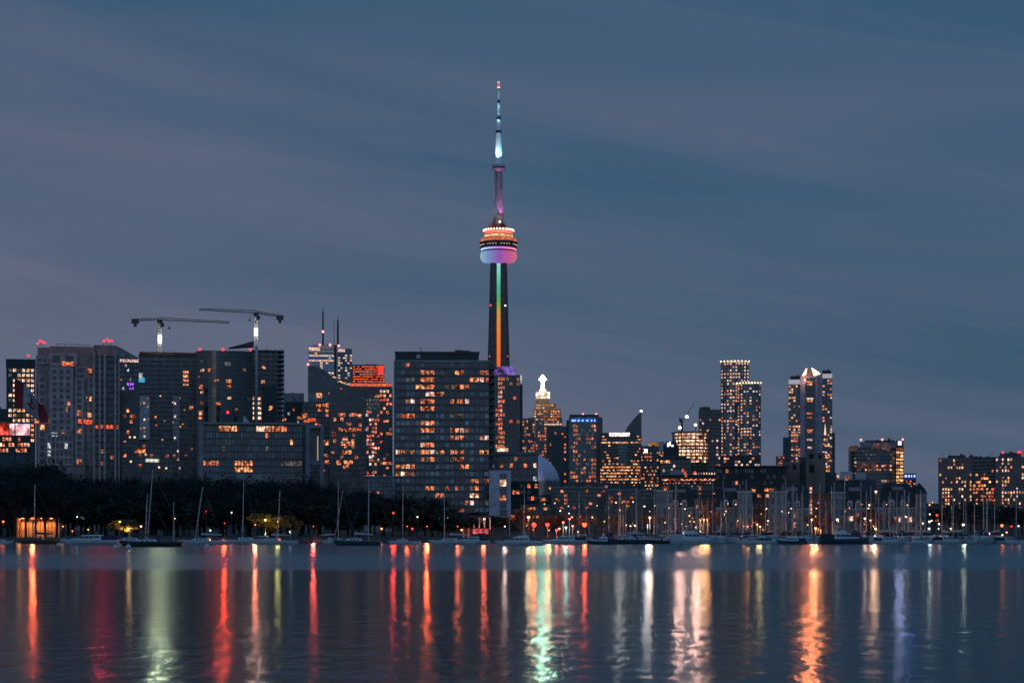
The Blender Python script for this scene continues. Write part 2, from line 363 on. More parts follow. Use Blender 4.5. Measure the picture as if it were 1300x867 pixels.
# condo with the red beacons
T = Thing('condo_tower', 'stepped pinkish concrete condominium tower with two red rooftop beacon clusters', 'apartment tower', 97, 1020)
T.body(46, 148, 452, concp, 30, 1.2, name='wall')
def tier(x0, x1, y0, m, f, d=24, nm='wing'): return T.body(x0, x1, y0, m, d, f, name=nm)
tier(62.5, 118.5, 436.5, concp, 16, 9, 'penthouse'); tier(47, 62, 438, concp, 18, 8, 'penthouse'); tier(119, 150, 433, concp, 20, 5, 'penthouse')
b = MB()
for i in range(14): b.tube((T.x(72 + i * 3.2), 12, T.z(436.5)), (T.x(72 + i * 3.2), 12, T.z(434 + (i % 3) * .7)), .12)
b.tube((T.x(72), 12, T.z(434.6)), (T.x(114), 12, T.z(434.6)), .1); T.part(b, 'roof_railing', darks)
# dark glass recesses and the pale frames between them
def recess(x0, x1, y0, y1, rows, cols, p=.08, keys='OA', dk=None, f=.0, sl=.28, pr=.3):
    T.body(x0, x1, y0, curtain, 2.2, f, y1, 'glazed_bay')
    T.grid(x0, x1, y0, y1, rows, cols, p, keys, front=f, frame=concf, slab=sl, pier=pr, prot=.35, wrap=False, fx=.74, fz=.74, dark=dk or GLASS[:1])
tier(60, 94, 466, concp, -2.5, 6); recess(65, 91, 469, 548, 10, 3, .10, f=-2.9, pr=.42, sl=.36)
tier(94, 108, 480, concp, -2.3, 6); recess(96.5, 105, 482, 590, 14, 1, .12, 'RO', f=-2.7, pr=.3)
recess(64, 79, 450, 463, 1, 1, 0, f=.4); recess(80.5, 96, 450, 463, 1, 1, 0, f=.4); recess(97, 112, 466, 590, 15, 1, .1, f=.3, pr=.2)
recess(48, 60, 455, 462, 1, 2, 0, f=.4); recess(50, 58, 478, 590, 13, 1, .1, f=.4)
recess(60, 92, 552, 590, 4, 6, .12, 'COA', f=-2.9, pr=.3)
recess(108, 118, 470, 590, 15, 1, .06, f=.3, pr=.2)
b = MB()
for px, wd, top in ((119.5, 2.6, 448), (126.5, 2.4, 446), (133, 2.6, 450), (146.5, 2.6, 452), (151, 1.4, 455)):
    b.box(T.x(px - wd / 2), T.x(px + wd / 2), -3.2, 3, 0, T.z(top))
T.part(b, 'pier', concf)
for x0, x1 in ((121, 125.2), (127.8, 131.6), (134.5, 145), (148, 150.3)):
    T.body(x0, x1, 452, curtain, 3, -1.2, name='glazed_bay')
    T.grid(x0, x1, 452, 592, 18, 1 if x1 - x0 < 6 else 2, lambda r, c: R.choice('RRO') if r == 11 else ('D' if r > 13 and R.random() < .15 else None), front=-1.2, frame=concd, slab=.22, pier=0, wrap=False, dark=GLASS[:2], dp=.7)
for px, py, wd, k in ((86, 462.5, 14, 'O'), (114, 471, 5, 'O'), (88, 513, 5, 'A'), (83.5, 520, 5, 'A'), (69, 552, 8, 'C'), (113.5, 527, 5, 'Y'), (80, 549, 5, 'O'), (47, 535, 6, 'O'), (61.5, 535, 5, 'O'), (104, 535, 9, 'R'), (113, 536, 8, 'R')):
    T.w(T.x(px), T.z(py), (wd) * .4, 2.2, LIT[k], -3.0)
for px, py in ((48, 437), (51, 433.5), (54, 435), (57, 436), (132, 432), (136, 430), (139, 432), (142, 431.5)):
    o = T.part(MB().tube((T.x(px), 3.5, T.z(440)), (T.x(px), 3.5, T.z(py)), .12), 'beacon_post', darks)
    T.part(MB().ball((T.x(px), 3.5, T.z(py - .6)), .6, 8), 'obstruction_light', _m['red_beacon'], o)
lamp_light(T.e, (T.x(55), 2, T.z(434)), (1, .05, .06), 500, rad=.6); lamp_light(T.e, (T.x(137), 2, T.z(430)), (1, .05, .06), 700, rad=.6)
lamp_light(T.e, (T.x(130), -6, T.z(431)), (1, .03, .05), 2.6e5, 'SPOT', .8, (.12, -1, -.11), 30); T.done()
# gable behind
T = Thing('office_tower', 'grey office tower with a sloping roof and a purple lit corner', 'office tower', 164, 1500)
b = MB(); b.py([(T.x(140), 0), (T.x(179), 0), (T.x(179), T.z(456)), (T.x(151), T.z(440.5)), (T.x(140), T.z(440.5))], 0, 26); T.part(b, 'wall', greyglass)
T.grid(152, 176, 455, 520, 11, 8, lambda r, c: ('P' if r == 0 else 'V' if 4 < r < 8 and 2 < c < 6 and R.random() < .8 else R.choice('DCO') if R.random() < .12 else None), frame=concd, slab=.25, pier=.12, wrap=False, dark=GLASS[:1], dp=.6); T.done()
T = Thing('glass_block', 'dark teal glass block with a few orange windows beside the condominium', 'apartment block', 165, 1100)
T.body(152, 177, 497, curtain, 20); T.grid(152, 177, 498, 592, 14, 6, .1, 'OOA', frame=teal, slab=.2, pier=0); T.done()
# three towers under construction
def open_floors(T, x0, x1, ya, yb, n, depth, cols, slabm, f=0, over=.6):
    b = MB(); c = MB(); X0, X1, Z0, Z1 = T.x(x0), T.x(x1), T.z(yb), T.z(ya)
    for i in range(n + 1):
        z = Z0 + (Z1 - Z0) * i / n; b.box(X0 - over, X1 + over, f - over, f + depth + over, z - .27, z + .27)
    for i in range(cols + 1):
        x = X0 + (X1 - X0) * i / cols
        for y in (f, f + depth * .5, f + depth - .5): c.box(x - .25, x + .25, y, y + .5, Z0, Z1)
    T.part(b, 'floor_slab', slabm); T.part(c, 'column', slabm)
T = Thing('construction_tower', 'unfinished tower of bare concrete floors with a pale core', 'building site', 214, 1300)
T.body(178, 251, 452, curtain, 20, 1.6, name='core'); open_floors(T, 177, 252, 451, 592, 24, 24, 7, conc)
T.part(MB().box(T.x(177), T.x(252), -.8, 25, T.z(451.5), T.z(447.5)), 'formwork', mat('rusty_formwork', (.12, .06, .05), .9))
b = MB()
for i in range(16): b.box(T.x(180 + i * 4.5), T.x(181.5 + i * 4.5), R.uniform(0, 10), R.uniform(11, 14), T.z(447.5), T.z(447.5 - R.uniform(.3, 2)))
T.part(b, 'formwork_prop', darks)
T.body(176.5, 190, 503, concl, 8, -1.6, 558, 'concrete_core'); T.grid(177, 190, 504, 557, 10, 3, lambda r, c: 'P' if c == 1 and R.random() < .5 else ('D' if R.random() < .35 else None), front=-1.7, fx=.5, fz=.5)
T.body(220, 228, 503, concl, 6, -1.6, 586, 'concrete_core'); T.grid(220, 228, 504, 586, 15, 2, .12, 'OP', front=-1.7, dark=GLASS[:1], fx=.6, fz=.5)
for i in range(16): T.w(T.x(R.uniform(192, 246)), T.z(R.uniform(500, 580)), 1.2, 1.2, LIT[R.choice('WOO')], -.5)
for r in range(4): T.w(T.x(236), T.z(472 + r * 5), 3.6, 1.8, LIT['A'], 1.5)
T.w(T.x(179), T.z(478), 2.5, 4, LIT['C'], -.7); T.w(T.x(180), T.z(483), 4, 3, emit('cyan_site_lamp', (.05, .5, .8), .8), -.7); T.done()
T = Thing('glazed_tower', 'dark glazed tower with a rounded front and scattered orange windows', 'apartment tower', 285, 1270)
def bow(x0, x1, ya, yb, bulge, depth, n=14):
    X0, X1 = T.x(x0), T.x(x1); hw = (X1 - X0) / 2; xc = (X0 + X1) / 2
    pts = [(xc - hw + 2 * hw * i / n, -bulge * (1 - ((i / n - .5) * 2) ** 2)) for i in range(n + 1)]
    return pts + [(X1, depth), (X0, depth)]
T.part(MB().pz(bow(249, 321, 0, 0, 7, 24), 0, T.z(447)), 'wall', curtain)
b = MB()
for i in range(27):
    z = T.z(447) - i * (T.z(447) - T.z(600)) / 26; b.pz([(x * 1.01, y * 1.05 - .4) for x, y in bow(249, 321, 0, 0, 7, 24)], z - .12, z + .12)
T.part(b, 'floor_band', teal)
def bowy(px): u = (T.x(px) - (T.x(249) + T.x(321)) / 2) / ((T.x(321) - T.x(249)) / 2); return -7 * (1 - u * u) - .35
for px, py, wd, ht, k in ((289, 463, 8, 5, 'G'), (258, 471, 7, 3, 'W'), (266, 471, 4, 4, 'O'), (256, 492, 7, 6, 'O'), (257, 499, 5, 3, 'A'), (290.5, 485, 7, 5, 'A'), (290.5, 492, 5, 4, 'O'), (291, 506, 5, 3, 'Y'), (277, 513, 6, 4, 'O'), (256, 525, 7, 6, 'A'), (255, 531, 6, 3, 'O'), (257, 512, 6, 4, 'D'), (275, 484, 6, 3, 'D'), (243, 518, 5, 4, 'O'), (252, 479, 3, 2, 'D'), (300, 520, 4, 3, 'D'), (310, 470, 4, 3, 'D')):
    T.w(T.x(px), T.z(py), wd * .5, ht * .5, LIT[k], bowy(max(250, px)))
for i in range(26): T.w(T.x(R.uniform(252, 318)), T.z(R.uniform(455, 590)), 2.4, 1.8, R.choice(GLASS[1:3]), bowy(285) + 3)
b = MB()
for i in range(24): b.tube((T.x(250 + i * 3), 2, T.z(447)), (T.x(250 + i * 3), 2, T.z(444.5 - (i % 4) * .3)), .12)
b.box(T.x(252), T.x(318), 2, 2.2, T.z(445.6), T.z(445)); T.part(b, 'roof_railing', darks)
for px in (254, 283, 318): T.part(MB().ball((T.x(px), 1, T.z(443.5)), .9, 8), 'obstruction_light', _m['red_beacon'])
lamp_light(T.e, (T.x(283), -12, T.z(444)), (1, .07, .03), 9e5, 'SPOT', .8, (.0, -1, -.09), 30); T.done()
T = Thing('construction_tower', 'unfinished tower with an open scaffolded corner beside the rounded glazed tower', 'building site', 339, 1330)
T.body(319, 352, 447, curtain, 18, 2, name='core'); open_floors(T, 318, 360, 445, 600, 26, 22, 5, conc)
b = MB()
for i in range(24): b.box(T.x(331 + i * 1.2), T.x(331.6 + i * 1.2), R.uniform(0, 6), R.uniform(8, 12), T.z(445), T.z(445 - R.uniform(.5, 3)))
T.part(b, 'formwork_prop', darks); T.part(MB().box(T.x(324), T.x(327.5), -2.5, 0, 0, T.z(440)), 'hoist_mast', concl)
b = MB(); b.py([(T.x(290), T.z(442.5)), (T.x(322), T.z(440)), (T.x(322), T.z(433.5))], -2, 8); T.part(b, 'tarpaulin', mat('dull_red_tarpaulin', (.12, .05, .06), .9))
T.body(350, 358.5, 447, curtain, 8, 9, name='core'); T.body(333, 351, 490, concd, 3, -1.2, 560, 'hoarding')
for r in range(5):
    for c in range(2): T.w(T.x(319.5 + c * 9), T.z(506 + r * 6.2), 3.2, 1.8, LIT['K' if (r + c) % 3 else 'W'], -1)
for px, py in ((334, 485), (344, 517), (335, 467), (361, 533), (343, 519)): T.w(T.x(px), T.z(py), 2.4, 2.0, LIT['A'], -1.4)
T.done()
# cranes
def crane(label, px, Y, ytop, ybot, jib, light_py, lamp_col, spot_col):
    T = Thing('tower_crane', label, 'crane', px, Y, 'tower cranes over the building sites', z=GZ)
    k = Y / F; zt, zb = T.z(ytop), T.z(ybot); s = 1.0
    b = MB()
    for sx_ in (-s, s):
        for sy in (-s, s): b.tube((sx_, sy, zb), (sx_, sy, zt), .2, n=4)
    nseg = int((zt - zb) / 2.4)
    for i in range(nseg):
        z0 = zb + (zt - zb) * i / nseg; z1 = zb + (zt - zb) * (i + 1) / nseg; q = 1 if i % 2 else -1
        for sy in (-s, s): b.tube((-s * q, sy, z0), (s * q, sy, z1), .11, n=4); b.tube((-s, sy, z1), (s, sy, z1), .1, n=4)
    T.part(b, 'mast', mat('crane_paint', (.45, .45, .42), .6))
    b = MB(); b.box(-1.7, 1.7, -1.7, 1.7, zt - .6, zt + 1.6); T.part(b, 'slewing_ring', darks)
    b = MB(); b.box(.4, 2.8, -2.6, -.6, zt - 3.2, zt - .7); T.part(b, 'operator_cab', darks)
    (x0, y0), (x1, y1) = jib; A = Vector((T.x(x0), 0, T.z(y0))); B = Vector((T.x(x1), 0, T.z(y1)))   # counter-jib end, jib tip
    O = Vector((0, 0, zt + 1.4)); b = MB()
    d = B - O; n_ = max(8, int(d.length / 2.2)); hgt = 1.7
    for sy in (-.8, .8): b.tube(O + Vector((0, sy, 0)), B + Vector((0, sy, 0)), .17, n=4)
    b.tube(O + Vector((0, 0, hgt)), B + Vector((0, 0, hgt * .6)), .18, n=4)
    for i in range(n_):
        p, q = O + d * (i / n_), O + d * ((i + 1) / n_); m_ = (p + q) / 2 + Vector((0, 0, hgt * (1 - .4 * i / n_)))
        for sy in (-.8, .8): b.tube(p + Vector((0, sy, 0)), m_, .09, n=4); b.tube(m_, q + Vector((0, sy, 0)), .09, n=4)
    T.part(b, 'jib', darks)
    b = MB()
    for sy in (-.8, .8): b.tube(O + Vector((0, sy, 0)), A + Vector((0, sy, 0)), .22, n=4)
    b.tube(O + Vector((0, 0, 1.3)), A + Vector((0, 0, 1.2)), .2, n=4)
    for i in range(7):
        p, q = O + (A - O) * (i / 7), O + (A - O) * ((i + 1) / 7); b.tube(p, q + Vector((0, 0, 1.2)), .1, n=4); b.tube(p + Vector((0, 0, 1.2)), q, .1, n=4)
    T.part(b, 'counter_jib', darks)
    sg = 1 if A.x > 0 else -1; b = MB(); b.box(min(A.x, A.x - 5 * sg), max(A.x, A.x - 5 * sg), -1, 1, A.z - 1.8, A.z + 1.0); b.box(min(A.x - 1.5 * sg, A.x - 3.5 * sg), max(A.x - 1.5 * sg, A.x - 3.5 * sg), -.9, .9, A.z - 4, A.z - 1.8)
    T.part(b, 'counterweight', concd)
    hx = T.x(px + (12 if B.x > 0 else -8)); hz = O.z + (B.z - O.z) * hx / B.x
    b = MB(); b.tube((hx, 0, hz), (hx, 0, hz - 4.5), .07, n=4); b.box(hx - .6, hx + .6, -.4, .4, hz - 6, hz - 4.5); T.part(b, 'hook_block', darks)
    lz = T.z(light_py); b = MB(); b.box(-1.1, 1.1, -2.0, -1.5, lz - 2.6, lz + 2.6); fl_ = T.part(b, 'floodlight', emit('floodlight_face_' + str(px), lamp_col, 14))
    lamp_light(fl_, (0, -4.5, lz), lamp_col, 2500, rad=.8)
    lamp_light(fl_, (0, -3, lz), spot_col, 1.2e6 if px < 300 else 4e5, 'SPOT', .8, (-T.e.location.x / Y * .99, -1, -.085), 30)  # added beam, its colour and aim set for the streak on the lake
    T.done()
crane('tower crane with a bright white floodlight and its long jib to the right', 203, 1300, 409, 449, ((167, 408), (292, 408.5)), 431, (1, .95, .62), (1, .93, .5))
crane('higher tower crane with a white floodlight, its long jib to the left', 325, 1340, 400, 444, ((360, 402.5), (253, 394.5)), 422, (1, .93, .8), (1, .36, .2))
# long low glass building behind the trees
T = Thing('glass_pavilion', 'long low grey glass building with a pale roof edge and orange lit upper rooms', 'building', 322, 800)
T.body(255, 386, 540, greyglass, 26, name='wall'); T.part(MB().box(T.x(253), T.x(388), -1.2, 27, T.z(539), T.z(536.3)), 'roof_slab', conc)
T.part(MB().box(T.x(253), T.x(258.5), -1.0, 3, 0, T.z(539)), 'corner_pier', conc); T.part(MB().box(T.x(384), T.x(388), -1.0, 3, 0, T.z(539)), 'corner_pier', concd)
def pav(r, c):
    px = 258 + (c + .5) * 126 / 32
    if r == 0: return 'A' if 279 < px < 302 else ('W' if 323 < px < 346 else ('O' if 346 < px < 366 else None))
    return {(1, 20): 'O', (2, 28): 'A', (3, 6): 'G', (3, 20): 'G'}.get((r, c))
T.grid(258, 384, 540, 582, 5, 32, pav, frame=concd, slab=.14, pier=.12, prot=.25, fz=.8, dark=[GLASS[1], GLASS[2], GLASS[1], GLASS[0]], wrap=False)
T.grid(258, 384, 584, 600, 2, 32, lambda r, c: 'A' if 10 <= c < 16 else ('H' if c < 5 and r == 0 else ('G' if c > 24 and r == 0 else None)), frame=concd, slab=.14, pier=.12, fz=.75, wrap=False)
T.part(MB().box(T.x(278), T.x(297), 4, 12, T.z(536.3), T.z(526)), 'plant_room', concd); T.part(MB().py([(T.x(309), T.z(536)), (T.x(317), T.z(536)), (T.x(309), T.z(526))], 4, 6), 'roof_vent', concl)
T.part(MB().ball((T.x(289), 6, T.z(522.5)), .6, 8), 'obstruction_light', _m['red_beacon']); T.done()
T = Thing('entrance_frame', 'blue grey portal frame with a lit pole beside the low glass building', 'building', 400, 790)
b = MB(); b.box(T.x(388), T.x(393.5), 0, 8, 0, T.z(540)); b.box(T.x(406.5), T.x(411), 0, 8, 0, T.z(542)); b.box(T.x(388), T.x(411), .2, 7.8, T.z(543.5), T.z(539.4)); b.box(T.x(393), T.x(407), .5, 7.5, T.z(590), T.z(585))
T.part(b, 'frame', mat('blue_grey_cladding', (.13, .16, .2), .7)); T.body(393.6, 406.4, 543, curtain, 3, 4, 586); T.part(MB().box(T.x(402.6), T.x(404.2), 3.3, 3.8, T.z(584), T.z(553)), 'light_pole', emit('pole_glow', (1, .8, .6), .35)); T.done()
T = Thing('grey_block', 'plain grey office block just right of the scaffolded tower', 'office block', 373, 1700)
T.body(360, 386, 499, conc, 24); T.body(362, 385, 510, concd, 2, -1.5); T.grid(362, 386, 512, 575, 12, 8, .12, 'OOC', front=-1.6, frame=concd, slab=.2); T.done()
# white bank tower with antennas
T = Thing('bank_tower', 'tall white lit office tower with two rooftop antenna masts', 'office tower', 418, 3000)
T.body(391, 428, 440, white, 46); T.body(428.5, 447, 442, offw, 40, 8); T.body(396, 422, 437.5, concl, 20, 10, name='penthouse')
T.part(MB().box(T.x(424), T.x(427.5), -.5, 3, 0, T.z(438)), 'corner_notch', darks)
T.grid(392, 424, 441, 445.5, 1, 9, lambda r, c: 'W' if c < 4 else 'G', front=-.2, fx=.98, fz=.8)
T.grid(429, 438, 442, 446.5, 1, 3, lambda r, c: 'P', front=7.8, fx=.98, fz=.8)
T.grid(392, 424, 447, 500, 17, 9, lambda r, c: R.choice('WYP') if r in (1, 3, 8) or R.random() < .22 else None, front=-.2, frame=white, slab=.45, pier=.08, wrap=False, fx=.95, fz=.6, dark=[GLASS[0]])
T.grid(429, 447, 449, 500, 16, 6, .3, 'WPC', front=7.8, frame=offw, slab=.45, pier=.1, wrap=False, fx=.95, dark=[GLASS[0]])
for px, y1, r_ in ((410, 394, 1.5), (429, 405, 1.7), (424, 411, .5)):
    b = MB(); b.tube((T.x(px), 16, T.z(440)), (T.x(px), 16, T.z(y1)), r_, r_ * .7, 8); b.tube((T.x(px), 16, T.z(y1)), (T.x(px), 16, T.z(y1 - 6)), .5, .25, 6); o = T.part(b, 'antenna_mast', darks)
    if px == 410: T.part(MB().ball((T.x(px), 13, T.z(420)), 2.2, 8), 'obstruction_light', emit('pink_beacon', (1, .3, .28), 2.2), o)
for px, py in ((406, 438), (419, 438), (391, 463), (430, 439)): T.part(MB().ball((T.x(px), -2, T.z(py)), 2.0, 8), 'obstruction_light', _m['pink_beacon'])
T.done()
T = Thing('red_lit_tower', 'office tower with red glowing floors behind the dark glass blocks', 'office tower', 468, 2700)
T.body(447, 488, 463, concd, 40); T.grid(448, 488, 464, 486, 7, 14, lambda r, c: R.choice('RRRO') if R.random() < .85 else None, frame=concd, slab=.3, pier=.1, fx=.95, fz=.5)
T.body(440, 497, 487, brown, 30, -14, name='podium'); T.grid(441, 497, 487, 492, 1, 16, lambda r, c: 'R', front=-14.2, fx=1, fz=.7)
T.part(MB().box(T.x(480), T.x(487), -1, 0, T.z(475), T.z(464)), 'lit_sign', emit('red_sign', (1, .06, .05), 1.0)); T.done()
T = Thing('curved_top_tower', 'dark glass tower with a roof that sweeps down in a curve', 'office tower', 416, 1650)
b = MB(); b.py([(T.x(391), 0), (T.x(444), 0)] + [(T.x(px), T.z(py)) for px, py in ((444, 490), (437, 488.5), (428, 484), (420, 477.5), (412, 470.5), (404, 466.5), (397, 465), (391, 465.5))], 0, 30); T.part(b, 'wall', teal)
b = MB(); pr = ((391, 465), (397, 464.5), (404, 466), (412, 470), (420, 477), (428, 483.5), (437, 488), (444, 489.5))
for i in range(7): b.tube((T.x(pr[i][0]), -.4, T.z(pr[i][1])), (T.x(pr[i + 1][0]), -.4, T.z(pr[i + 1][1])), .45, n=6)
T.part(b, 'roof_edge', concl); T.body(391, 411, 500, conc, 1.5, -1.2, name='side_panel')
for i, (px, py) in enumerate(((431, 484.5), (436, 486), (441, 487.5), (424, 479))): T.w(T.x(px), T.z(py), 3.4, 1.2, LIT['Y'], -.6)
T.grid(413, 443, 492, 560, 14, 8, .08, 'OAH', dark=GLASS[:2], dp=.4); T.w(T.x(405), T.z(502), 5, 4, LIT['A'], -1.3); T.done()
T = Thing('apartment_block', 'dark block with clusters of orange windows in front of the curved tower', 'apartment block', 405, 1150)
T.body(384, 427, 510, curtain, 22)
def clus(pts):
    for px, py, wd, ht, k in pts: T.w(T.x(px), T.z(py), wd * T.Y / F, ht * T.Y / F, LIT[k], -.2)
T.grid(384, 427, 511, 600, 14, 9, .07, 'OHD', frame=concd, slab=.12, pier=.08, dark=GLASS[:2], dp=.5)
clus([(404, 515, 5, 5, 'O'), (416, 515, 5, 6, 'A'), (406, 520, 5, 4, 'O'), (416, 521, 6, 4, 'O'), (387, 528, 7, 6, 'O'), (396, 533, 10, 4, 'R'), (390, 535, 8, 4, 'O'), (402, 538, 5, 4, 'O'), (422, 532, 7, 6, 'O'), (405, 541, 7, 4, 'R'), (423, 550, 6, 7, 'O'), (399, 549, 6, 7, 'A'), (415, 562, 8, 6, 'A'), (414, 578, 5, 4, 'H'), (415, 586, 7, 5, 'O'), (424, 546, 5, 4, 'H')]); T.done()
T = Thing('apartment_tower', 'black apartment tower with grouped orange windows on its lower floors', 'apartment tower', 441, 1120)
T.body(418, 464, 494, curtain, 26); T.grid(418, 464, 495, 604, 16, 10, lambda r, c: R.choice('OHAD') if r > 4 and R.random() < .1 else None, frame=curtain, slab=.14, pier=.05, dark=GLASS[:1], dp=.3)
clus([(434, 527, 8, 5, 'O'), (446, 527, 5, 5, 'O'), (451, 527, 5, 5, 'O'), (456, 528, 6, 5, 'A'), (443, 538, 6, 4, 'H'), (433, 545, 7, 4, 'H'), (447, 545, 9, 4, 'O'), (456, 545, 6, 3, 'R'), (424, 551, 5, 5, 'O'), (438, 557, 7, 4, 'A'), (449, 552, 4, 4, 'D'), (436, 563, 6, 5, 'A'), (442, 563, 6, 5, 'O'), (448, 562, 4, 9, 'A'), (438, 574, 6, 5, 'O'), (444, 574, 5, 5, 'A'), (430, 587, 6, 6, 'O'), (440, 587, 7, 5, 'A'), (446, 586, 4, 5, 'O'), (439, 592, 7, 5, 'O'), (422, 575, 4, 4, 'H')]); T.done()
T = Thing('apartment_tower', 'slim tower with bright white and orange rooms left of the big grey slab block', 'apartment tower', 481, 1130)
T.body(464, 498, 492, curtain, 26)
T.grid(465, 482, 500, 612, 22, 5, lambda r, c: 'G' if r in (1, 2, 3) else (R.choice('WPOOOH') if R.random() < .5 else None), frame=greyglass, slab=.16, pier=.12, dark=GLASS[1:3], dp=.5)
T.grid(482, 498, 494, 612, 22, 4, lambda r, c: 'W' if r == 0 and c < 3 else (R.choice('OOARD') if R.random() < .3 else None), frame=curtain, slab=.16, pier=.1, dark=GLASS[:1], dp=.4)
for px, py in ((466, 545), (466, 527), (470, 580)): T.w(T.x(px), T.z(py), 1.6, 1.8, LIT['C'], -.6)
T.done()
# big slab block
T = Thing('slab_block', 'big grey slab apartment block with a dark penthouse and stacks of orange windows', 'apartment block', 563, 830)
T.body(501, 621, 458.5, curtain, 22, name='wall'); T.body(501.5, 608, 446.5, darks, 16, 2.5, 459, 'penthouse'); T.part(MB().box(T.x(501), T.x(609), 2, 19, T.z(447.5), T.z(445.8)), 'penthouse_roof', concd)
T.part(MB().box(T.x(501), T.x(622), -.9, 22.8, T.z(460), T.z(457.4)), 'parapet', conc)
T.w(T.x(531), T.z(452), 1.6, 1.6, GLASS[3], 2.4)
b = MB()
for px in (512, 519, 545, 556, 573, 584): b.tube((T.x(px), 8, T.z(446)), (T.x(px), 8, T.z(446 - R.uniform(.8, 2.2))), .12)
T.part(b, 'roof_aerial', darks)
LITF = {0: [(514, 519, 'H')], 1: [(537, 551, 'H'), (576, 589, 'A'), (609, 623, 'H')], 2: [(514, 527, 'G'), (537, 551, 'O'), (597, 607, 'O'), (610, 625, 'O')], 3: [(528, 536, 'A'), (537, 551, 'O'), (566, 576, 'G'), (576, 589, 'A'), (589, 597, 'G')],
 4: [(541, 551, 'W'), (556, 562, 'D')], 5: [(514, 526, 'D'), (537, 551, 'O'), (575, 588, 'H'), (589, 595, 'H')], 6: [(537, 551, 'H')], 7: [(508, 526, 'H'), (575, 588, 'G')], 8: [(537, 550, 'O')], 9: [(537, 550, 'O'), (574, 588, 'O'), (588, 598, 'A')], 10: [(574, 586, 'D'), (610, 624, 'D')],
 11: [(537, 551, 'O')], 12: [(505, 526, 'H'), (537, 551, 'A'), (552, 561, 'D'), (574, 588, 'H'), (608, 624, 'A')], 13: [(536, 550, 'O'), (574, 588, 'H')], 14: [(503, 527, 'O'), (582, 590, 'H'), (588, 597, 'A')], 15: [(503, 527, 'A')], 16: [(596, 608, 'H'), (615, 624, 'H')],
 17: [(541, 548, 'O'), (563, 571, 'H'), (578, 584, 'D'), (594, 609, 'O')], 18: [(550, 561, 'H'), (597, 607, 'W')], 19: [(593, 601, 'O'), (615, 623, 'A')], 20: [(577, 591, 'D')]}
def slabwin(r, c):
    px = 502 + (c + .5) * 119 / 19
    for a_, b_, k in LITF.get(r, []):
        if a_ - 1 < px < b_ + 1: return k if R.random() < .55 else R.choice('HHHDDOAWPG')
T.win_dark = None
X0_, X1_ = 502, 621
def rowdark(r): return [GLASS[1], GLASS[0], GLASS[1], GLASS[2]] if r < 7 else [GLASS[2], GLASS[1], GLASS[2], GLASS[3], GLASS[0]]
for r in range(22):
    ya = 459.0 + r * 9.18
    T.grid(X0_, X1_, ya, ya + 9.18, 1, 19, lambda q, c, r=r: slabwin(r, c), dark=rowdark(r), fx=.78, fz=.58, front=-.12)
b = MB()
for r in range(1, 23):
    z = T.z(459 + r * 9.18); b.box(T.x(501) - .35, T.x(621) + .35, -.55, 22.4, z - .2, z + .2)
    if r % 3: b.box(T.x(501 + (r * 37 % 60)), T.x(531 + (r * 37 % 60)), -1.3, -.55, z - .2, z + .5)
T.part(b, 'floor_band', mat('blue_grey_spandrel', (.08, .098, .106), .7))
T.part(MB().box(T.x(500), T.x(502), -1, 22.9, T.z(616), T.z(458.6)), 'edge_fin', conc)
b = MB()
for r in range(1, 22):
    z = T.z(459 + r * 9.18); b.box(T.x(621.5), T.x(628), 0, 12, z - .12, z + .12); b.box(T.x(621.5), T.x(628), -.1, .1, z, z + 1.1)
T.part(b, 'balcony', concd); T.body(621.3, 626, 462, concd, 10, 1.5, name='stair_wall')
T.done()
T = Thing('low_annex', 'low pale annex wall with two slit windows at the foot of the slab block', 'building', 634, 790)
T.body(621, 648.5, 597, mat('lilac_render', (.40, .37, .43), .85), 18, 0, 657); T.body(622, 648, 656.8, curtain, 16, 1, name='ground_floor')
T.body(634.5, 643, 601, curtain, 1, -.1, 655, 'window_bay')
T.w(T.x(638.5), T.z(613), 2.6, 2.6, LIT['W'], -.2); T.w(T.x(638.5), T.z(631.5), 2.6, 2.2, LIT['H'], -.2)
T.grid(634.5, 643, 601, 655, 6, 1, 0, front=-.12, frame=concl, slab=.12, pier=0, wrap=False, dark=GLASS[1:2]); T.done()
# ================================================================ the communications tower
T = Thing('observation_tower', 'very tall concrete observation tower with rainbow lit pod and antenna', 'tower', 633, 2400)
U = 2400 / F
def zz(py): return T.z(py)
concT = mat('tower_concrete', (.115, .1, .098), .9)
def shaft_ring(Rl, rc, wl):
    pts = []
    for k in range(3):
        a = radians(210 + 120 * k); t = (-sin(a), cos(a)); v = a - radians(60)
        pts.append((rc * cos(v), rc * sin(v)))
        pts.append((Rl * cos(a) - wl * t[0], Rl * sin(a) - wl * t[1])); pts.append((Rl * cos(a) + wl * t[0], Rl * sin(a) + wl * t[1]))
    return pts
lv = [(0, 34, 9, 4.5), (70, 24, 8.5, 4), (zz(480), 15.2, 8, 3.2), (zz(465), 14.2, 7.6, 3.0), (zz(400), 12.2, 6.6, 2.8), (zz(333), 10.4, 5.8, 2.6)]
b = MB(); v = []; f = []
for z, Rl, rc, wl in lv: v += [(x, y, z) for x, y in shaft_ring(Rl, rc, wl)]
for k in range(len(lv) - 1):
    for i in range(9): f.append((k * 9 + i, k * 9 + (i + 1) % 9, k * 9 + 9 + (i + 1) % 9, k * 9 + 9 + i))
b.add(v, f); T.part(b, 'shaft', concT)
led = ramp_emit('elevator_led_strip', 2, zz(475), zz(336), [(0, (1, .15, .02)), (.38, (1, .26, .03)), (.55, (.75, .36, .05)), (.66, (.12, .45, .12)), (.78, (.06, .5, .32)), (1, (.3, .85, .78))], .85)
b = MB(); zA, zB = zz(478), zz(335)
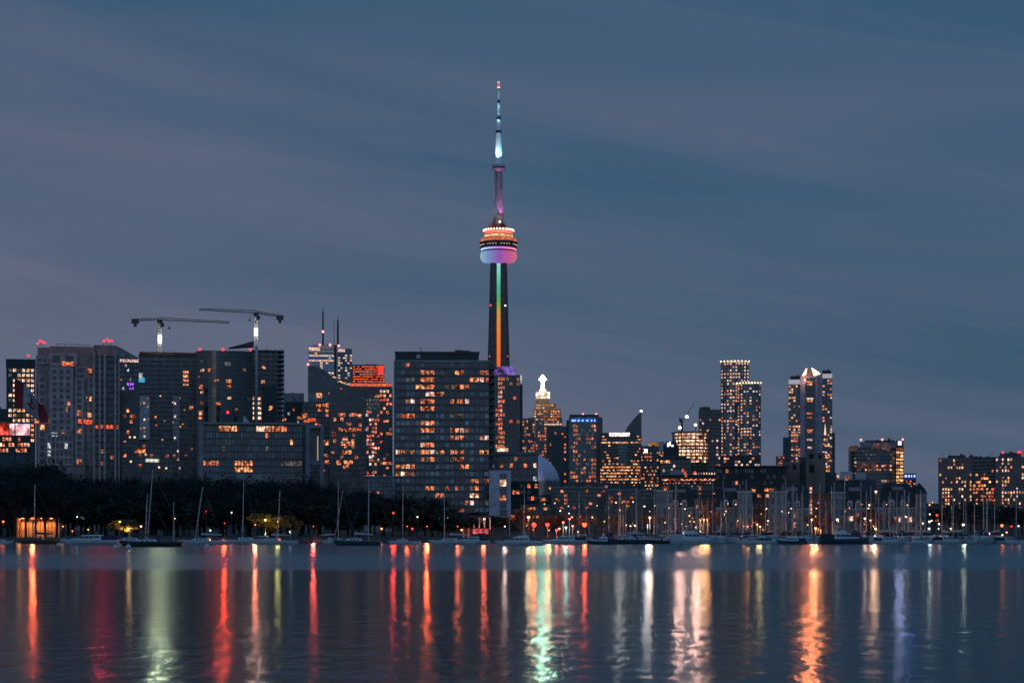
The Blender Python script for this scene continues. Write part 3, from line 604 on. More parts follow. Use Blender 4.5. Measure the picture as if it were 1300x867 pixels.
for i in range(46):       # one fixture after another up the elevator shaft
    t0, t1 = i / 46, (i + .95) / 46
    za, zb_, ya, yb_ = zA + (zB - zA) * t0, zA + (zB - zA) * t1, -9.2 + 2.8 * t0, -9.2 + 2.8 * t1; hw = 2.3 if i % 4 else 2.15
    b.add([(-hw, ya, za), (hw, ya, za), (hw, yb_, zb_), (-hw, yb_, zb_), (-hw, ya + 2, za), (hw, ya + 2, za), (hw, yb_ + 2, zb_), (-hw, yb_ + 2, zb_)], [(0, 1, 2, 3), (1, 5, 6, 2), (4, 0, 3, 7), (3, 2, 6, 7), (7, 6, 5, 4), (4, 5, 1, 0)])
T.part(b, 'light_strip', led)
for px, py in ((623, 388.5), (622, 453), (644, 453)): T.part(MB().ball((T.x(px), -8, zz(py)), 1.1, 8), 'obstruction_light', _m['red_beacon'])
T.part(MB().ball((T.x(641.5), -8, zz(389)), 1.1, 8), 'obstruction_light', emit('white_beacon', (1, .95, 1), 3))
def ring(prof, name, m, n=48, parent=None, smooth=False): return T.part(MB().lathe([(r * U, zz(py)) for r, py in prof], 0, 0, n), name, m, parent, smooth)
rain = lambda nm, s: ramp_emit(nm, 0, -24 * U, 24 * U, [(0, (.48, .74, .88)), (.22, (.28, .43, .82)), (.5, (.42, .15, .68)), (.75, (.8, .16, .45)), (1, (.95, .25, .3))], s)
ring([(9, 335), (13, 334), (20.5, 332.5), (23, 329), (23.6, 325.5), (23, 322), (22, 320.5), (15, 320.4)], 'radome', rain('radome_glow', .62), smooth=True)  # LED uplight on the radome is put in as its own glow
ring([(20, 320.8), (21.5, 320.2), (21.5, 318.6), (20, 318.4)], 'dark_ring', darks)
o = ring([(21, 318.6), (22.4, 318), (22.4, 316.4), (21, 316)], 'light_ring', rain('ring_led', 1.3))
ring([(20, 316.4), (23.6, 315.6), (23.8, 313.6), (22.6, 313.2), (22.6, 310.6), (24, 310.2), (24.2, 308.2), (22, 307.6)], 'observation_deck', mat('deck_cladding', (.05, .045, .045), .6))
b = MB()
for k in range(40):
    a = 2 * pi * k / 40
    if k % 5: b.box(0, 0, 0, 0, 0, 0) if False else b.tube((22.75 * U * cos(a), 22.75 * U * sin(a), zz(312.6)), (22.75 * U * cos(a), 22.75 * U * sin(a), zz(311.4)), 1.1, n=4)
T.part(b, 'deck_lights', emit('deck_lamp', (1, .6, .55), .45))
ring([(22, 307.8), (23.3, 306.5), (22, 303.5), (18, 301.8), (15, 301.6)], 'upper_roof', emit('roof_glow_orange', (1, .26, .11), .62, .25, .12))  # orange uplight on this roof is put into the surface as glow
ring([(14, 302), (18, 300.6), (18.3, 299.4), (15, 298.6)], 'light_ring', emit('ring_warm_white', (1, .55, .3), 1.1, .3, .15))
ring([(17, 299.4), (18.6, 298.5), (18.6, 293.6), (17.5, 292.6), (8, 292.4)], 'upper_ring', mat('upper_ring_cladding', (.42, .2, .15), .7))
b = MB()
for k in range(30):
    a = 2 * pi * k / 30; b.ball((18.8 * U * cos(a), 18.8 * U * sin(a), zz(293)), 1.25, 6)
T.part(b, 'rim_lamps', emit('rim_lamp_pink', (1, .5, .4), 3.2))
for k in range(5):
    a = radians(-150 + 30 * k); lamp_light(T.e, (25 * U * cos(a), 25 * U * sin(a), zz(295)), (1, .4, .25), 4500, rad=1)
b = MB()
for px, w_, h0, h1 in ((622, 1.5, 293, 285), (625, 2, 293, 283), (628, 2.2, 293, 279), (638, 2.6, 293, 283), (641, 2.2, 293, 286), (633, 5, 293, 284)): b.box(T.x(px - w_), T.x(px + w_), -7, 4, zz(h0), zz(h1))
T.part(b, 'plant_housing', concT); T.part(MB().ball((T.x(634.5), -8, zz(283)), 1.2, 8), 'obstruction_light', _m['white_beacon'])
b = MB(); b.lathe([(6.2 * U, zz(293)), (5.9 * U, zz(270)), (4.6 * U, zz(217))], 0, 0, 6); b.box(-5.6 * U, -3.6 * U, -4, 1, zz(292), zz(218)); b.box(3.2 * U, 4.8 * U, -4, 1, zz(292), zz(240))
T.part(b, 'upper_shaft', mat('upper_shaft_concrete', (.3, .28, .29), .8))
ring([(4, 218), (6.5, 217), (8, 215.2), (8, 211.5), (7.2, 209.5), (5, 209)], 'sky_pod', mat('sky_pod_cladding', (.45, .36, .38), .6), 32)
o = ring([(8.05, 214.2), (8.3, 213.8), (8.3, 212.8), (8.05, 212.4)], 'pod_window', mat('pod_window_dark', (.06, .05, .06), .3), 32)
ant = mat('antenna_white_paint', (.75, .76, .78), .5, 0, .05)
for a_, b_, r0, r1 in ((209.4, 169, 4.9, 3.3), (166, 152, 3.0, 2.3), (148.4, 131, 2.1, 1.3), (128, 113, 1.2, 1.1)):
    ring([(r0, a_), (r1, b_)], 'antenna_section', ant, 16)
for a_, b_, r in ((169.4, 166, 3.8), (152.4, 148.2, 2.8), (131.4, 127.6, 1.8), (114, 112.8, 1.9)): ring([(r, a_), (r, b_)], 'collar', darks, 16)
ring([(1.7, 113), (1.7, 111)], 'antenna_tip', emit('tip_white', (1, .8, .8), 1.2), 12); ring([(1.75, 111), (1.75, 106)], 'antenna_tip', emit('tip_red', (1, .18, .2), .8, .3), 12); ring([(1.7, 106), (1.5, 104)], 'antenna_tip', emit('tip_pale', (.9, .75, .8), .7), 12)
CY, MG, WH = (.25, .85, 1), (1, .15, .5), (1, .92, .82)
for dx, py, col, pw in ((7.5, 207, CY, 42000), (-8, 206, WH, 26000), (-2, 206, CY, 30000), (6, 166, CY, 14000), (-6, 165, (.8, .95, 1), 12000), (5, 149, CY, 9000), (-5, 148, CY, 9000)):
    lamp_light(T.e, (dx, -9 if abs(dx) > 4 else -8, zz(py)), col, pw, 'SPOT', .5, (-dx * .035, .22, 1), 55)
for dx, py, col, pw in ((-13, 288, (.15, .6, .9), 22000), (10, 284, MG, 60000), (3, 279, (.5, .2, 1), 24000)):
    lamp_light(T.e, (dx, -9, zz(py)), col, pw, 'SPOT', .5, (-dx * .02, .09, 1), 45)
T.done()
# ================================================================ right of the tower
T = Thing('condo_tower', 'dark glass tower with a violet glowing roof and a lit column of rooms', 'apartment tower', 645, 1500)
T.body(628, 660, 476, curtain, 26)
T.grid(629, 641, 478, 575, 17, 4, lambda r, c: R.choice('OOHRAP') if R.random() < (.85 if c in (1, 2) else .45) else None, frame=concp, slab=.2, pier=.14, fx=.8)
T.grid(642, 660, 478, 580, 17, 4, lambda r, c: 'R' if (r, c) in ((4, 2), (9, 1)) else ('D' if R.random() < .12 else None), frame=curtain, slab=.2, pier=.1, dark=GLASS[:1], dp=.5)
T.body(658.5, 663.5, 488, concd, 20, 1, name='side_wing'); T.w(T.x(661.5), T.z(481), 1.2, 6, LIT['C'], .9)
b = MB(); b.py([(T.x(626), T.z(476)), (T.x(656), T.z(476)), (T.x(655), T.z(469)), (T.x(650), T.z(465)), (T.x(632), T.z(464.5)), (T.x(627), T.z(468))], 2, 16); T.part(b, 'lit_roof', emit('roof_violet', (.33, .2, .9), .5, .8, .12))
T.part(MB().box(T.x(631), T.x(645), -3, 0, T.z(573), T.z(569)), 'lit_canopy', emit('canopy_warm', (1, .8, .55), 1.3, .4, .3)); T.done()
T = Thing('midrise_block', 'mid rise block with pinkish piers and a flat roof beside the stadium dome', 'apartment block', 656, 880)
T.body(627, 683, 576, curtain, 22); T.part(MB().box(T.x(626), T.x(684), -.8, 22.6, T.z(577), T.z(573.6)), 'roof_slab', conc)
T.grid(628, 682, 578, 612, 4, 9, lambda r, c: {(1, 1): 'H', (1, 3): 'O', (1, 6): 'O', (1, 8): 'W', (3, 8): 'C', (3, 2): 'A', (0, 4): 'D'}.get((r, c)), frame=concp, slab=.16, pier=.34, dark=GLASS[:3], wrap=False)
T.body(640, 684, 611, mat('dark_green_cladding', (.03, .05, .045), .8), 4, -4, name='lower_wing'); T.grid(641, 683, 613, 660, 6, 9, .05, 'OR', front=-4.1, frame=concd, slab=.1, pier=.1, wrap=False, dark=GLASS[:1], dp=.4); T.done()
T = Thing('stadium', 'stadium with a pale lilac domed roof showing right of the slab block', 'stadium', 662, 1750)
dm = mat('stadium_membrane', (.75, .68, .85), .6, 0, .06)
b = MB(); prof = [((1 - k / 12) ** .5 * 0 + T.x(711) * cos(pi / 2 * k / 12), T.z(611) + (T.z(572) - T.z(611)) * sin(pi / 2 * k / 12)) for k in range(13)]
prof[-1] = (.3, prof[-1][1]); b.lathe(prof, 0, T.x(711), 40); T.part(b, 'dome', dm, smooth=True)
b = MB()
for k in range(9):
    a = radians(-165 + 18.5 * k)
    for j in range(12):
        p, q = prof[j], prof[j + 1]; b.tube((p[0] * cos(a), T.x(711) + p[0] * sin(a), p[1] + .12), (q[0] * cos(a), T.x(711) + q[0] * sin(a), q[1] + .15), .35, n=4)
T.part(b, 'roof_rib', dm); lamp_light(T.e, (T.x(690), -70, 45), (.8, .72, 1), 60000, 'SPOT', 3, (-.42, 1, -.12), 50)  # added lamp without a fixture, lightens the dome
b = MB(); r0 = T.x(711) * 1.03; b.lathe([(r0, 0), (r0, T.z(610.5))], 0, T.x(711), 40); T.part(b, 'drum', conc)
T.part(MB().box(T.x(655), T.x(708), -8, 4, 0, T.z(628)), 'concourse', concd)
for px, py, k in ((700, 620, 'A'), (690, 634, 'O'), (704, 641, 'W'), (697, 645, 'A'), (668, 640, 'O')): T.w(T.x(px), T.z(py), 5, 2.4, LIT[k], -8.1)
T.done()
# art deco tower with the beacon
T = Thing('art_deco_tower', 'stepped stone tower lit orange with a brilliant white rooftop beacon', 'office tower', 689, 2800)
k_ = []
for i, (x0, x1, y0, d) in enumerate(((671, 717, 555, 50), (672, 716, 541, 46), (674, 714, 530, 44), (677, 712, 519, 40), (680, 706, 512, 34), (680.5, 698, 504.5, 24))):
    T.body(x0, x1, y0, mat('sandstone', (.2, .15, .12), .9), d, (50 - d) / 2 - i * .01, name='tier')
fr = (50 - 40) / 2
def deco(r, c): return R.choice('OOAAHW') if R.random() < .72 else None
T.grid(680.5, 705, 512, 519, 2, 9, deco, front=7.8, fx=.7); T.grid(677.5, 711, 520, 530, 3, 11, deco, front=4.8, fx=.8); T.grid(674, 713, 531, 540, 3, 13, lambda r, c: 'W' if r == 2 else deco(r, c), front=2.8, fx=.85)
T.grid(672, 716, 542, 555, 4, 14, lambda r, c: 'W' if r == 2 and c > 6 else deco(r, c), front=1.8, fx=.85); T.grid(671, 717, 556, 612, 15, 14, lambda r, c: R.choice('OOARH') if R.random() < .5 else None, front=0, fx=.7)
T.part(MB().box(T.x(680.2), T.x(698.3), 11, 40, T.z(505), T.z(496.5)), 'lit_crown', emit('crown_flood', (1, .86, .6), 1.3, .45, .25))  # floodlight on crown and step is put in as their own glow
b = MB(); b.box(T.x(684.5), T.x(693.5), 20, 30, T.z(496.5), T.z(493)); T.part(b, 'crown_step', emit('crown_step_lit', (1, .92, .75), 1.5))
b = MB(); b.tube((0, 25, T.z(493)), (0, 25, T.z(474)), 3.0, 1.5, 8); T.part(b, 'beacon_mast', emit('beacon_mast_lit', (.95, 1, .95), 4))
T.part(MB().ball((0, 25, T.z(479.5)), 4.6, 14, 1.1), 'beacon_lamp', emit('weather_beacon', (.85, 1, .93), 6))
b = MB(); b.box(-6, 6, 24.2, 25.8, T.z(480.6), T.z(479)); T.part(b, 'beacon_arm', _m['weather_beacon'])
lamp_light(T.e, (0, 12, T.z(481)), (.62, 1, .62), 5.5e6, 'SPOT', 3, (-.014, -1, -.077), 26)
lamp_light(T.e, (0, -12, T.z(503)), (1, .8, .5), 14000, rad=3); T.done()
T = Thing('brown_office_block', 'reddish brown office block with small windows left of the stepped tower', 'office block', 678, 2100)
T.body(662, 679, 531, brown, 30); T.body(679.5, 691, 533, greyglass, 28, 1, name='glass_wing'); T.grid(663, 678.5, 533, 600, 16, 6, lambda r, c: R.choice('OAAH') if R.random() < .42 else None, frame=brown, slab=.3, pier=.3)
T.grid(680, 690.5, 535, 600, 16, 4, .2, 'OH', front=.9, dark=GLASS[1:2]); T.done()
T = Thing('office_block', 'dark office block of scattered orange rooms between stepped tower and blue topped tower', 'office block', 709, 1900)
T.body(694, 722, 541, curtain, 30); T.body(700, 716, 552, concd, 3, -2, name='bay'); T.grid(694, 722, 543, 632, 19, 9, lambda r, c: R.choice('OAORH') if R.random() < (.25 if r < 8 else .5) else None, frame=concd, slab=.2, front=0, fx=.7); T.done()
T = Thing('blue_topped_tower', 'glass tower with a band of blue light under its roof', 'office tower', 742, 1700)
T.body(722, 762, 529, greyglass, 30); T.body(719, 722.4, 533, concd, 26, 1.5, name='side_wing'); T.body(757.5, 765, 530, curtain, 26, -.8, name='side_wing')
T.part(MB().box(T.x(723), T.x(760), 3, 22, T.z(529), T.z(526)), 'roof_cap', darks)
T.part(MB().box(T.x(725), T.x(757), -.7, -.1, T.z(536), T.z(531)), 'sign_band', emit('sign_band_blue', (.02, .14, .8), .42))
b = MB()
for x0, x1 in ((725.5, 731), (733, 736), (738.5, 741), (744, 747), (750, 752), (754, 756)): b.box(T.x(x0), T.x(x1), -1, -.71, T.z(535), T.z(532.6))
T.part(b, 'sign_lamp', emit('sign_lamp_pale_blue', (.3, .55, 1), 1.3))
T.grid(724, 757, 538, 640, 19, 10, lambda r, c: R.choice('OAHHD') if R.random() < (.55 if c in (1, 2, 8, 9) else (.35 if r > 9 else .1)) else ('G' if R.random() < .25 else None), frame=conc, slab=.12, pier=.1, prot=.25, wrap=False, dark=GLASS[1:3], dp=.7)
for px in (740, 757): T.part(MB().ball((T.x(px), 6, T.z(525)), .9, 8), 'obstruction_light', _m['pink_beacon'])
T.done()
T = Thing('sail_tower', 'dark tower whose glass top rises in a curved sail shape', 'office tower', 805, 2000)
b = MB(); b.py([(T.x(793), 0), (T.x(814.5), 0), (T.x(814.5), T.z(523)), (T.x(812), T.z(525)), (T.x(806), T.z(531)), (T.x(800), T.z(538)), (T.x(796), T.z(544)), (T.x(793), T.z(550))], 0, 16); T.part(b, 'wall', teal)
b = MB()
pr = ((793, 550), (796, 544), (800, 538), (806, 531), (812, 525), (814.5, 523))
for i in range(5): b.tube((T.x(pr[i][0]), -.3, T.z(pr[i][1])), (T.x(pr[i + 1][0]), -.3, T.z(pr[i + 1][1])), .5, n=5)
for k in range(4): b.tube((T.x(800 + 3.6 * k), -.3, T.z(552)), (T.x(800 + 3.6 * k), -.3, T.z(538 - 4 * k)), .25, n=4)
T.part(b, 'sail_rib', greyglass); T.part(MB().ball((T.x(814), 4, T.z(521.6)), 1.4, 8), 'obstruction_light', _m['white_beacon']); T.done()
T = Thing('banded_office_tower', 'dark office tower with bright amber bands and a white lit sign on top', 'office tower', 788, 1600)
T.body(762, 814, 551, curtain, 30); T.part(MB().box(T.x(763), T.x(774), 4, 20, T.z(551), T.z(549)), 'plant_room', darks)
T.part(MB().box(T.x(773.5), T.x(799.5), -.5, .3, T.z(553.8), T.z(549.2)), 'lit_sign', emit('sign_white', (1, .72, .66), 1.7, .35, .4))
def band(r, c):
    q = {2: .9, 7: .35, 10: .8, 11: .85, 12: .9, 14: .9, 15: .7, 5: .3, 9: .4, 13: .55}.get(r, .12)
    if 8 < c < 14 and r < 9 and r != 2: return None
    return R.choice('AAYO') if R.random() < q else None
T.grid(762, 814, 552, 622, 18, 20, band, frame=concd, slab=.3, pier=.04, fx=1, fz=.45)
T.grid(785, 796, 562, 590, 7, 4, 0, front=-.3, dark=GLASS[2:3], fx=.9); lamp_light(T.e, (T.x(786), -6, T.z(551)), (1, .72, .6), 2.4e5, 'SPOT', 2, (-.085, -1, -.07), 30); T.done()
T = Thing('office_block', 'dark office block with amber rooms and a bright square lamp at its roof corner', 'office block', 825, 1500)
T.body(813, 836, 566, curtain, 26); T.grid(814, 836, 568, 632, 14, 10, lambda r, c: R.choice('AOOY') if R.random() < .4 else None, frame=concd, slab=.3, fx=.9, fz=.5)
T.part(MB().box(T.x(818), T.x(822), -.6, 0, T.z(574.5), T.z(570)), 'corner_lamp', emit('corner_lamp_lit', (1, .75, .6), 3))
lamp_light(T.e, (T.x(820), -6, T.z(571)), (1, .8, .75), 2e5, 'SPOT', 1, (-.11, -1, -.07), 30); T.done()
T = Thing('gold_lit_tower', 'round tower top glowing gold behind the amber office blocks', 'office tower', 831, 2200)
b = MB(); b.lathe([(T.x(838), 0), (T.x(838), T.z(561))], 0, 14, 24); T.part(b, 'wall', brown)
b = MB()
for k in range(7): b.lathe([(T.x(838) + .3, T.z(577 - k * 2.3)), (T.x(838) + .3, T.z(575.8 - k * 2.3))], 0, 14, 24)
T.part(b, 'light_band', emit('band_gold', (1, .42, .06), 1.0, .4, .1)); T.body(838, 853, 573, brown, 20, name='wing'); T.grid(838, 853, 573, 600, 7, 5, .6, 'AO', front=-.1, fx=1); T.part(MB().box(T.x(836), T.x(843), 4, 16, T.z(573), T.z(560)), 'side_panel', concl); T.done()
T = Thing('dark_gabled_block', 'small dark block with a white lit emblem panel left of the glowing building site', 'building', 852, 1450)
b = MB(); b.py([(T.x(842), 0), (T.x(862), 0), (T.x(862), T.z(568)), (T.x(857), T.z(560)), (T.x(846), T.z(560)), (T.x(842), T.z(565))], 0, 18); T.part(b, 'wall', darks)
b = MB(); b.box(T.x(847), T.x(849), -.4, 0, T.z(567), T.z(562)); b.box(T.x(849.4), T.x(851.6), -.4, 0, T.z(566), T.z(560.5)); b.box(T.x(852.4), T.x(855), -.4, 0, T.z(567), T.z(564.5)); T.part(b, 'lit_emblem', emit('emblem_white', (.95, .95, 1), 1.5)); T.done()
# round building site
T = Thing('round_construction_tower', 'round unfinished tower with every floor glowing from work lights', 'building site', 877, 1500)
rr = T.x(901); yc = rr
b = MB(); b.lathe([(rr * .78, 0), (rr * .78, T.z(547))], 0, yc, 28); T.part(b, 'core', mat('bare_ply', (.26, .19, .15), .9))
b = MB(); zt, zb = T.z(548), T.z(600)
for i in range(13):
    z = zb + (zt - zb) * i / 12; b.lathe([(rr, z - .22), (rr, z + .22)], 0, yc, 36)
b.lathe([(rr * 1.06, T.z(549.5)), (rr * 1.06, T.z(548))], 0, yc, 36); T.part(b, 'floor_slab', brown)
b = MB()
for k in range(24):
    a = 2 * pi * k / 24; b.tube((rr * .96 * cos(a), yc + rr * .96 * sin(a), zb), (rr * .96 * cos(a), yc + rr * .96 * sin(a), zt), .35, n=5)
T.part(b, 'column', brown)
for i in range(9):
    for k in range(15):
        a = radians(-168 + 11.2 * k); z = zb + (zt - zb) * (11.5 - i) / 12
        lvl = .95 if (abs(k - 4) < 1.2 or abs(k - 7.5) < 1.6 or k == 10) else .62
        if R.random() < lvl: T.w(rr * .86 * cos(a), z - .3, 2.8, 1.7 if i != 4 else .9, LIT['K' if R.random() < .6 or i > 5 else 'W'], yc + rr * .86 * sin(a), a + pi / 2)
b = MB()
for px, h in ((863, 544), (872, 546), (883, 541), (858, 546), (890, 545)): b.tube((T.x(px), yc, T.z(549)), (T.x(px), yc, T.z(h)), .25)
T.part(b, 'roof_post', darks)
for px, py, r_, s_ in ((863, 542, 1.2, 9), (883, 538.5, 1.0, 6)): T.part(MB().ball((T.x(px), yc - 4, T.z(py)), r_, 10), 'work_light', emit('work_lamp', (1, .8, .65), 9))
for px, pw in ((863, 1.2e6), (884, 1.5e6)): lamp_light(T.e, (T.x(px), -9, T.z(556)), (1, .44, .34), pw, 'SPOT', 1.5, (-(wx(px, 1500)) / 1500 , -1, -.05), 30)
T.done()
T = Thing('luffing_crane', 'small luffing crane with a bright white lamp over the round building site', 'crane', 866, 1560)
b = MB(); b.tube((T.x(866), 8, T.z(560)), (T.x(866), 8, T.z(533)), .9, n=5); T.part(b, 'mast', darks)
b = MB(); b.tube((T.x(866), 8, T.z(534)), (T.x(881), 8, T.z(512)), .35, .2, 5); b.tube((T.x(866), 8, T.z(533)), (T.x(862), 8, T.z(530)), .6, n=5); T.part(b, 'jib', darks)
b = MB(); b.ball((T.x(864.5), 6.5, T.z(533)), 1.6, 8); T.part(b, 'counterweight', concd)
T.part(MB().ball((T.x(872), 6, T.z(528.5)), 1.4, 10, .75), 'floodlight', emit('crane_lamp_blue_white', (.82, .92, 1), 10)); T.done()
T = Thing('grey_annex', 'grey concrete block with a blank parapet in front of the glowing building site', 'building', 858, 1200)
T.body(838, 877, 581, conc, 20); T.part(MB().box(T.x(837), T.x(872), -1, 20.5, T.z(582.5), T.z(579)), 'parapet', concd)
T.grid(838, 877, 583, 600, 3, 12, lambda r, c: ('A' if c < 4 and r == 0 else ('P' if R.random() < .12 else None)), frame=concd, dark=GLASS[:2], slab=.2); T.done()
T = Thing('terrace_block', 'long low terrace block outlined by a row of orange and red lights', 'building', 872, 900)
T.body(836, 909, 603, concd, 20); T.body(851, 872, 596, conc, 8, 3, name='blank_wall')
for i in range(34):
    px = 841 + i * 2.0; T.w(T.x(px), T.z(608.5 + (i % 3) * .5), R.uniform(.45, .75), R.uniform(.5, .8), LIT[R.choice('YOAR')], -.15)
for i in range(17): T.w(T.x(843 + i * 3.9), T.z(R.choice((613, 614, 617))), .8, .6, LIT[R.choice('OODRP')], -.15)
for i in range(9): T.w(T.x(880 + i * 3.4), T.z(601.5), .5, 1.2, LIT[R.choice('PPW')], -.15)
for px, py in ((869, 600), (871, 603), (882, 600), (867, 597)): T.w(T.x(px), T.z(py), 1.0, 1.4, LIT['R'], -.3)
b = MB(); b.box(T.x(836), T.x(909), -1, 0, T.z(611), T.z(610.4)); b.box(T.x(836), T.x(909), -1.2, 20.5, T.z(603.4), T.z(602.4)); T.part(b, 'balustrade', concd)
T.grid(838, 908, 615, 650, 4, 16, .18, 'DHO', frame=concd, dark=GLASS[:2]); T.done()
T = Thing('office_tower', 'tall dark tower just left of the twin lit towers', 'office tower', 901, 2200)
T.body(887, 916, 520, curtain, 30); T.body(888, 902, 516.5, concd, 20, 4, name='penthouse'); T.grid(888, 915, 522, 610, 20, 9, lambda r, c: R.choice('OAPD') if R.random() < .13 else None, frame=concd, slab=.3, pier=.2, dark=GLASS[:1]); T.done()
# twin round topped towers
def twin(x0, x1, ytop, Y, label, rows, n):
    T = Thing('residential_tower', label, 'apartment tower', (x0 + x1) / 2, Y)
    X0, X1 = T.x(x0), T.x(x1); hw = (X1 - X0) / 2
    pts = [(-hw + 2 * hw * i / 12, -6 * (1 - ((i / 12 - .5) * 2) ** 2)) for i in range(13)] + [(hw, 26), (-hw, 26)]
    T.part(MB().pz(pts, 0, T.z(ytop + 2)), 'wall', greyglass); ch = (T.z(ytop + 1) - T.z(605)) / rows
    b = MB()
    for i in range(rows + 1): z = T.z(ytop + 1) - i * ch; b.pz([(x * 1.015, y * 1.03 - .3) for x, y in pts], z - .3, z + .3)
    T.part(b, 'balcony_slab', conc)
    T.part(MB().pz([(x * 1.03, y * 1.05 - .3) for x, y in pts], T.z(ytop + 1.2), T.z(ytop)), 'roof_rim', emit('rim_glow', (1, .55, .28), .9, .4, .1))
    for i in range(9): T.part(MB().ball((-hw + 2 * hw * i / 8, -6.8 * (1 - ((i / 8 - .5) * 2) ** 2) - .6, T.z(ytop - .3)), .85, 8), 'rim_lamp', emit('rim_lamp_warm', (1, .6, .35), 4))
    for r in range(rows):
        for c in range(n):
            u = (c + .5) / n; p = .95 if r < 6 and (x0 < 930) else (.9 if c in ((0, 1) if x0 > 930 else (0,)) else .4)
            if R.random() < p:
                k = R.choice('PPWG') if r < 6 and x0 < 930 else R.choice('PAOW'); T.w(-hw + 2 * hw * u, T.z(ytop + 1) - (r + .5) * ch, 2 * hw / n * .6, ch * .5, LIT[k], -6 * (1 - ((u - .5) * 2) ** 2) - .25)
            elif R.random() < .3: T.w(-hw + 2 * hw * u, T.z(ytop + 1) - (r + .5) * ch, 2 * hw / n * .6, ch * .5, GLASS[R.choice((1, 2))], -6 * (1 - ((u - .5) * 2) ** 2) - .25)
    return T.done()
twin(915, 951, 459, 2650, 'taller of the twin towers with bright pale upper floors', 34, 10)
twin(936, 966, 486.5, 2500, 'shorter twin tower with a lit column of rooms down its edge', 30, 8)
T = Thing('podium_block', 'low dark podium block with small white lights below the twin towers', 'building', 940, 2000)
T.body(914, 966, 578, concd, 30); T.grid(915, 965, 580, 592, 3, 14, .3, 'PAW', frame=darks); T.done()
# crowned tower
T = Thing('crowned_tower', 'tall tower with a pale central shaft and two bright triangular lights as its crown', 'apartment tower', 1030, 2000)
T.body(1001, 1018, 481, greyglass, 30, 4, name='wing'); T.body(1042, 1056.5, 474, greyglass, 30, 4, name='wing')
T.body(1003, 1016, 476, darks, 14, 10, name='roof_box'); T.body(1044, 1055, 469.5, darks, 14, 10, name='roof_box')
lilac = mat('lilac_concrete', (.27, .25, .3), .85)
T.body(1016, 1044, 478, lilac, 34, 0, name='shaft')
b = MB(); b.py([(T.x(1019), T.z(478)), (T.x(1041), T.z(478)), (T.x(1036), T.z(468)), (T.x(1024), T.z(468))], .5, 20); T.part(b, 'crown_block', brown)
g_ = emit('crown_light', (1, .62, .42), 6)
b = MB(); b.py([(T.x(1018.5), T.z(477)), (T.x(1023), T.z(475.5)), (T.x(1024.6), T.z(467.5)), (T.x(1023), T.z(468.5))], -1, 0); T.part(b, 'crown_lamp', g_)
b = MB(); b.py([(T.x(1030.5), T.z(467)), (T.x(1041.5), T.z(474.5)), (T.x(1033.5), T.z(477))], -1, 0); T.part(b, 'crown_lamp', g_)
T.part(MB().box(T.x(1001), T.x(1016), 3.3, 4, T.z(487), T.z(481.4)), 'parapet_light', emit('parapet_glow', (.8, .82, 1), .42)); T.part(MB().box(T.x(1044), T.x(1056.5), 3.3, 4, T.z(480), T.z(474.4)), 'parapet_light', _m['parapet_glow'])
T.grid(1001, 1016, 488, 605, 32, 5, lambda r, c: R.choice('OADPY') if R.random() < (.2 if r < 14 else .5) else None, front=3.9, frame=conc, slab=.3, pier=.08, dark=GLASS[:2], wrap=False)
T.grid(1044, 1056.5, 481, 605, 34, 4, lambda r, c: R.choice('AOP') if R.random() < .3 else None, front=3.9, frame=conc, slab=.26, pier=.08, dark=GLASS[:2], wrap=False)
T.body(1022.5, 1034, 480, curtain, 1, -.4, name='window_strip')
for py, wd, k in ((485, 9, 'O'), (488, 6, 'A'), (506, 9, 'P'), (509, 8, 'A'), (525, 8, 'O'), (530, 6, 'H'), (546, 9, 'H'), (548, 7, 'O'), (558, 8, 'P'), (568, 6, 'P')): T.w(T.x(1028), T.z(py), wd * .75, 1.9, LIT[k], -.6)
T.grid(1022.5, 1034, 480, 600, 34, 1, 0, front=-.45, frame=greyglass, slab=.1, pier=0, wrap=False)
T.body(994, 1004, 555, concd, 24, -4, name='lower_wing'); T.body(1056.6, 1060, 549, concd, 24, 2, name='lower_wing'); T.part(MB().box(T.x(1036), T.x(1038.4), -1.2, .2, 0, T.z(477)), 'fin', lilac)
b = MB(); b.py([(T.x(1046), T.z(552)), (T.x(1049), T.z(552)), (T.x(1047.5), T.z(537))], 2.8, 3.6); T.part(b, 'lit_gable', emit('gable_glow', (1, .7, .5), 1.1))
for px, py, wd in ((1048, 558, 6), (1050, 565, 7), (1050, 580, 9), (1051, 592, 6), (1051, 597, 5)): T.w(T.x(px), T.z(py), wd * .7, 2.6, LIT['A'], 3.5)
lamp_light(T.e, (T.x(1030), -9, T.z(470)), (1, .17, .05), 5.5e6, 'SPOT', 2.5, (-(wx(1029, 2000)) / 2000, -1, -.081), 28)
lamp_light(T.e, (T.x(1022), -6, T.z(482)), (1, .5, .35), 4000, rad=1); T.done()
T = Thing('red_lit_block', 'small block with red lit upper floors left of the crowned tower', 'building', 990, 1800)
T.body(985, 996, 579, brown, 18); T.grid(985, 996, 579, 600, 6, 4, .6, 'RH'); T.done()
# silos and dark slab
T = Thing('dark_slab_building', 'long dark flat roofed building behind the waterfront townhouses', 'building', 953, 560)
T.body(908, 998, 592, mat('near_black_brick', (.035, .036, .036), .9), 24); T.grid(909, 997, 594, 624, 4, 22, .01, 'O', dark=GLASS[:1], dp=.25)
for px, py in ((957, 623), (973, 622), (979.5, 622), (964, 629), (974, 629)): T.w(T.x(px), T.z(py), 1.1, .9, LIT['A'], -.3)
T.part(MB().box(T.x(908), T.x(998), -.5, 24.3, T.z(592.4), T.z(591)), 'parapet', concd); T.done()
T = Thing('concrete_silo_block', 'stepped brown concrete block with square openings in front of the crowned tower', 'building', 1022, 575)
T.body(993, 1015, 586, brown, 18); T.body(1015.2, 1023, 580, concd, 18, 1.2); T.body(1023.2, 1048, 579, brown, 20, -.6); T.body(1028, 1047, 574, brown, 12, 2, 580, 'roof_block')
